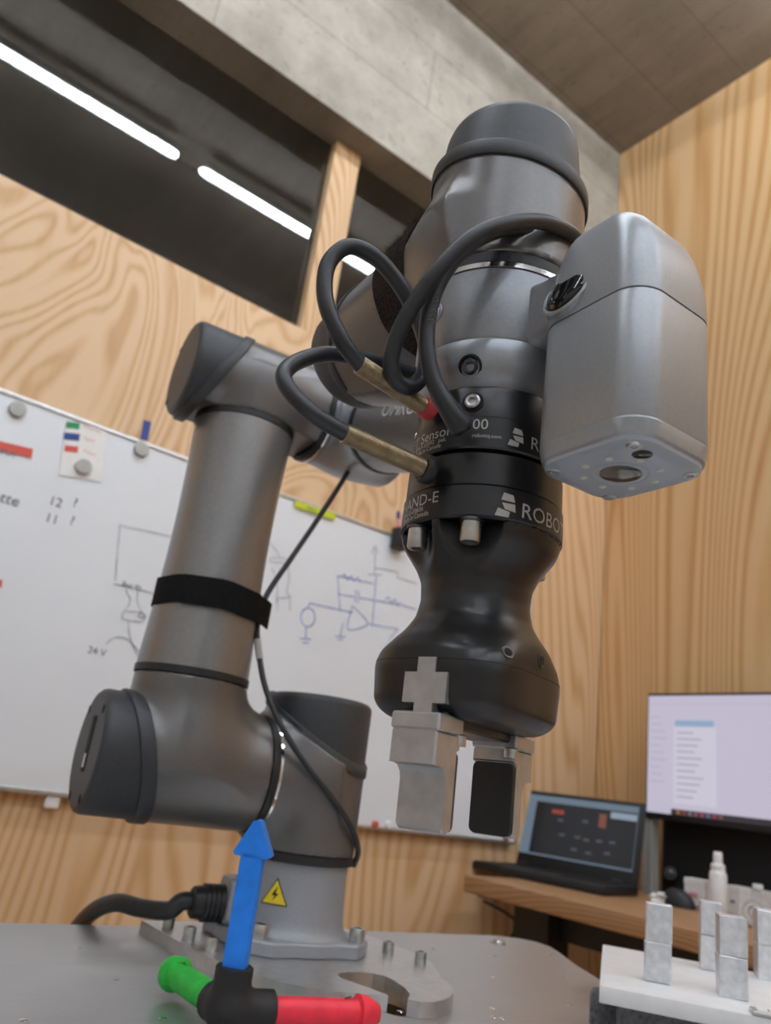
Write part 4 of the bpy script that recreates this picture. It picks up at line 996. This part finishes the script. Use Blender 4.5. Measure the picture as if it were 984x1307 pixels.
# monitor
MX = 1.84; mt_, mb_ = float(atp(828, 887, 0, MX)[2]), float(atp(824, 1037, 0, MX)[2]); my = float(atp(825, 960, 0, MX)[1])
mo = thing('monitor', 'wide desktop monitor showing a pale document window', 'monitor', (MX+.1, my-.24, DZ))
mk('monitor_case', box(MX, MX+.035, my-.50, my, mb_-.012, mt_+.004, .003, 2), 'rubber', mo, None, 30)
scn = mk('monitor_screen', box(MX-.0012, MX, my-.494, my-.005, mb_+.003, mt_-.003), glow('monitor screen', 'D9D2E8', .72), mo, None, 0)
def mq(n, y0, y1, z0, z1, h, s=.72, d=.0018): mk(n, box(MX-d, MX-.0008, my-y1, my-y0, z0, z1), glow(n+h, h, s), scn, None, 0)
MH = mt_-mb_
mq('title_band', .084, .190, mt_-MH*.27, mt_-MH*.22, '9DBBDD')
mq('window_column', .080, .196, mb_+MH*.10, mt_-MH*.275, 'E4DFF0', .72, .0016)
for k in range(11): mq('text_line', .090, .090+.075*(.6+.4*((k*37) % 10)/10), mt_-MH*(.33+.052*k), mt_-MH*(.318+.052*k), 'BDB6CC', .66, .0022)
for k in range(10): mq('side_line', .014, .014+.050*(.5+.5*((k*53) % 10)/10), mt_-MH*(.20+.06*k), mt_-MH*(.19+.06*k), 'C6C0D6', .68)
mq('task_bar', .075, .494, mb_+.003, mb_+MH*.055, '3A3440', .5)
for k, h in enumerate(('C08A40', 'B04040', '8090A0', 'B06060', 'C05070', '7080B0', 'B05050', 'A06060')): mq('task_icon', .090+.016*k, .099+.016*k, mb_+.005, mb_+MH*.047, h, .55, .0024)
mq('tool_bar', .006, .49, mt_-MH*.085, mt_-MH*.078, 'C8C2DA')
mk('wall_bracket', box(MX+.034, 1.97, my-.29, my-.19, mt_-.20, mt_-.10), 'rubber', mo, None, 0)
# black equipment case under the monitor
by0 = float(atp(840, 1100, 0, 1.89)[1])
bc = thing('equipment_case', 'large matt black case standing on the desk below the monitor', 'case', (1.92, by0-.2, DZ))
mk('case_body', box(1.905, 1.955, by0-.46, by0, DZ+.0004, mb_+.035, .003, 2), 'rubber', bc, None, 30)
mk('case_front', box(1.902, 1.906, by0-.45, by0-.01, DZ+.012, mb_+.025, .001, 1), 'hole', bc, None, 0)
py = float(atp(829, 1090, 0, 1.86)[1])
o = mk('aluminium_profile', join(box(1.850, 1.880, py-.013, py-.004, DZ+.0003, mb_-.004), box(1.850, 1.880, py+.001, py+.013, DZ+.0003, mb_-.004), box(1.855, 1.875, py-.005, py+.002, DZ+.0003, mb_-.004)), 'magnet', None, None, 0)
tag(o, 'upright grey aluminium profile between laptop and black case', 'profile')
def dsk(px, py, dz=0.): return atp(px, py, 2, DZ+dz)
# small things on the desk
q = dsk(618, 1106)
o = thing('desk_puck', 'small black and white round device at the far left end of the desk', 'device', q)
mk('puck_base', lathe([(.020, .0003), (.022, .003), (.022, .010), (.018, .013)], 28), 'white', o, frame(q, None, [0, 0, 1]), 30); mk('puck_top', lathe([(.017, .012), (.018, .016), (.018, .030), (.015, .034)], 28), 'rubber', o, frame(q, None, [0, 0, 1]), 30)
q = dsk(917, 1168); BA = frame(q, None, [0, 0, 1])
bo = thing('spray_bottle', 'slim white bottle with stepped cap standing on the desk', 'bottle', q)
mk('bottle_body', lathe([(.0165, .0003), (.0180, .003), (.0180, .078), (.0165, .083), (.0140, .086)], 32), 'white', bo, BA, 40)
mk('bottle_neck', lathe([(.0145, .085), (.0145, .097), (.0125, .100)], 32), 'white', bo, BA, 30); mk('bottle_cap', lathe([(.0095, .099), (.0095, .114), (.0090, .122), (.0080, .124)], 32), 'white', bo, BA, 30)
a_ = math.radians(-140); d_ = np.array([math.cos(a_), math.sin(a_), 0]); mk('bottle_label', lathe([(.0050, 0), (.0045, .0004)], 16), 'tapered', bo, frame(q+d_*.0180+np.array([0, 0, .012]), None, d_), 0)
def wbox(px, py, w, h, dd, lab, red=None, rot=0.):
    q = dsk(px, py); A = np.array(Matrix.Translation(Vector(q)) @ Matrix.Rotation(math.radians(rot), 4, 'Z'))   # local -x faces the room
    o = thing('card_box', lab, 'box', q, 0, 'white boxes beside the bottle')
    mk('carton', box(0, dd, -w/2, w/2, .0003, h, .0012, 1), 'whitebox', o, A, 0)
    mk('box_lid', box(-.0006, dd*.9, -w/2-.0006, w/2+.0006, h-.012, h+.0006, .0008, 1), 'whitebox', o, A, 0)
    if red: mk('print', box(-.0012, 0, -w*.15, w*.22, h*.38, h*.55), 'inkred', o, A, 0); mk('print', box(-.0012, 0, -w*.46, w*.46, .004, .007), 'tapered', o, A, 0)
    else: mk('print', box(-.0012, 0, -w*.12, w*.18, h*.42, h*.5), 'inkblack', o, A, 0)
wbox(886, 1160, .046, .060, .05, 'white card box with faint red print left of the bottle', True, 8)
wbox(936, 1168, .032, .058, .05, 'narrow white card box right of the bottle', None, 0)
wbox(966, 1172, .044, .056, .05, 'white card box with pink print at the right picture edge', True, -6)
q = dsk(968, 1184, .0); 
o = thing('tape_roll', 'clear tape roll leaning in front of the right white box', 'tape roll', q)
A = frame(q+np.array([-.012, 0, .024]), [0, 0, 1], [-.95, -.2, .25]); mk('tape_ring', lathe([(.016, -.007), (.0235, -.007), (.0235, .007), (.016, .007), (.016, -.007)], 32, False, False), 'magnet', o, A, 30); mk('tape_core', lathe([(.0135, -.008), (.0158, -.008), (.0158, .008), (.0135, .008), (.0135, -.008)], 32, False, False), 'whitebox', o, A, 30)
# vertical mouse
q = dsk(868, 1158); mo2 = thing('mouse', 'black upright ergonomic mouse on the desk in front of the white box', 'mouse', q)
MA = frame(q, [.25, -.97, 0], [0, 0, 1]); rings = []
for t in np.linspace(0, 1, 12):
    z = .036*math.sin(t*math.pi/2); s = max(.12, math.cos(t*math.pi/2)**.7); e = np.linspace(0, 2*math.pi, 28, endpoint=False)
    rings.append(np.stack([.034*s*np.cos(e)-.010*t, .022*s*np.sin(e), np.full(28, z+.0004)], 1))
mk('mouse_shell', loft(rings), 'rubber', mo2, MA, 60); mk('mouse_button', box(-.004, .014, -.0035, .0035, .0285, .0335, .001), 'dsteel', mo2, MA, 0)
# crumpled tissue
q = dsk(843, 1153); bm = bmesh.new(); bmesh.ops.create_icosphere(bm, subdivisions=3, radius=1)
V = np.array([v.co[:] for v in bm.verts]); Fc = [[v.index for v in f.verts] for f in bm.faces]; bm.free()
nz = np.array([.75+.28*math.sin(7*x+3*y)+.2*math.sin(9*z-5*y)+.12*math.sin(17*x*y+4*z) for x, y, z in V]); V = V*nz[:, None]*[.020, .026, .013]; V[:, 2] = np.maximum(V[:, 2]+.009, .0004)
o = mk('crumpled_tissue', (V, Fc), 'paper', None, frame(q, None, [0, 0, 1]), 60); tag(o, 'crumpled white tissue on the desk beside the mouse', 'tissue')
# black gooseneck webcam in front of the case
q = dsk(846, 1146, 0)+np.array([.075, .035, 0]); q[2] = DZ
wc = thing('webcam', 'black webcam on a short stand in front of the black case', 'webcam', q)
mk('stand_foot', lathe([(.026, .0003), (.026, .005), (.014, .010)], 28), 'rubber', wc, frame(q, None, [0, 0, 1]), 30)
hp = q+np.array([-.01, -.012, .052]); mk('stand_neck', tube(spline([q+[0, 0, .006], q+[.006, .004, .028], hp], 8), .0065, 12), 'rubber', wc, None, 60)
mk('webcam_head', lathe([(.010, -.020), (.016, -.016), (.018, .006), (.015, .012), (.008, .013)], 28), 'rubber', wc, frame(hp, None, [-.8, -.5, .2]), 40)
mk('webcam_lens', lathe([(.008, .0125), (.007, .0145), (.003, .015)], 20), 'blackglossy', wc, frame(hp, None, [-.8, -.5, .2]), 40)
q = [(820, 1128), (832, 1135), (848, 1140), (836, 1120), (828, 1108), (836, 1085)]
o = mk('usb_cable', tube(spline([dsk(812, 1133, .004)+[.06, .02, 0], dsk(828, 1138, .004), dsk(840, 1136, .006)+[.05, .03, 0], at(833, 1110, 2.1), at(836, 1080, 2.2)], 8), .0026, 8), 'cable', None, None, 60); tag(o, 'thin black cable between laptop and aluminium profile', 'cable')
# small white cap on the far box and dark bundle on top of the boxes
q = dsk(962, 1172)+np.array([.02, 0, .0575]); o = mk('white_cap', lathe([(.010, 0), (.011, .001), (.011, .009), (.009, .011)], 24), 'white', None, frame(q, None, [0, 0, 1]), 30); tag(o, 'small round white cap on top of the right white box', 'cap')
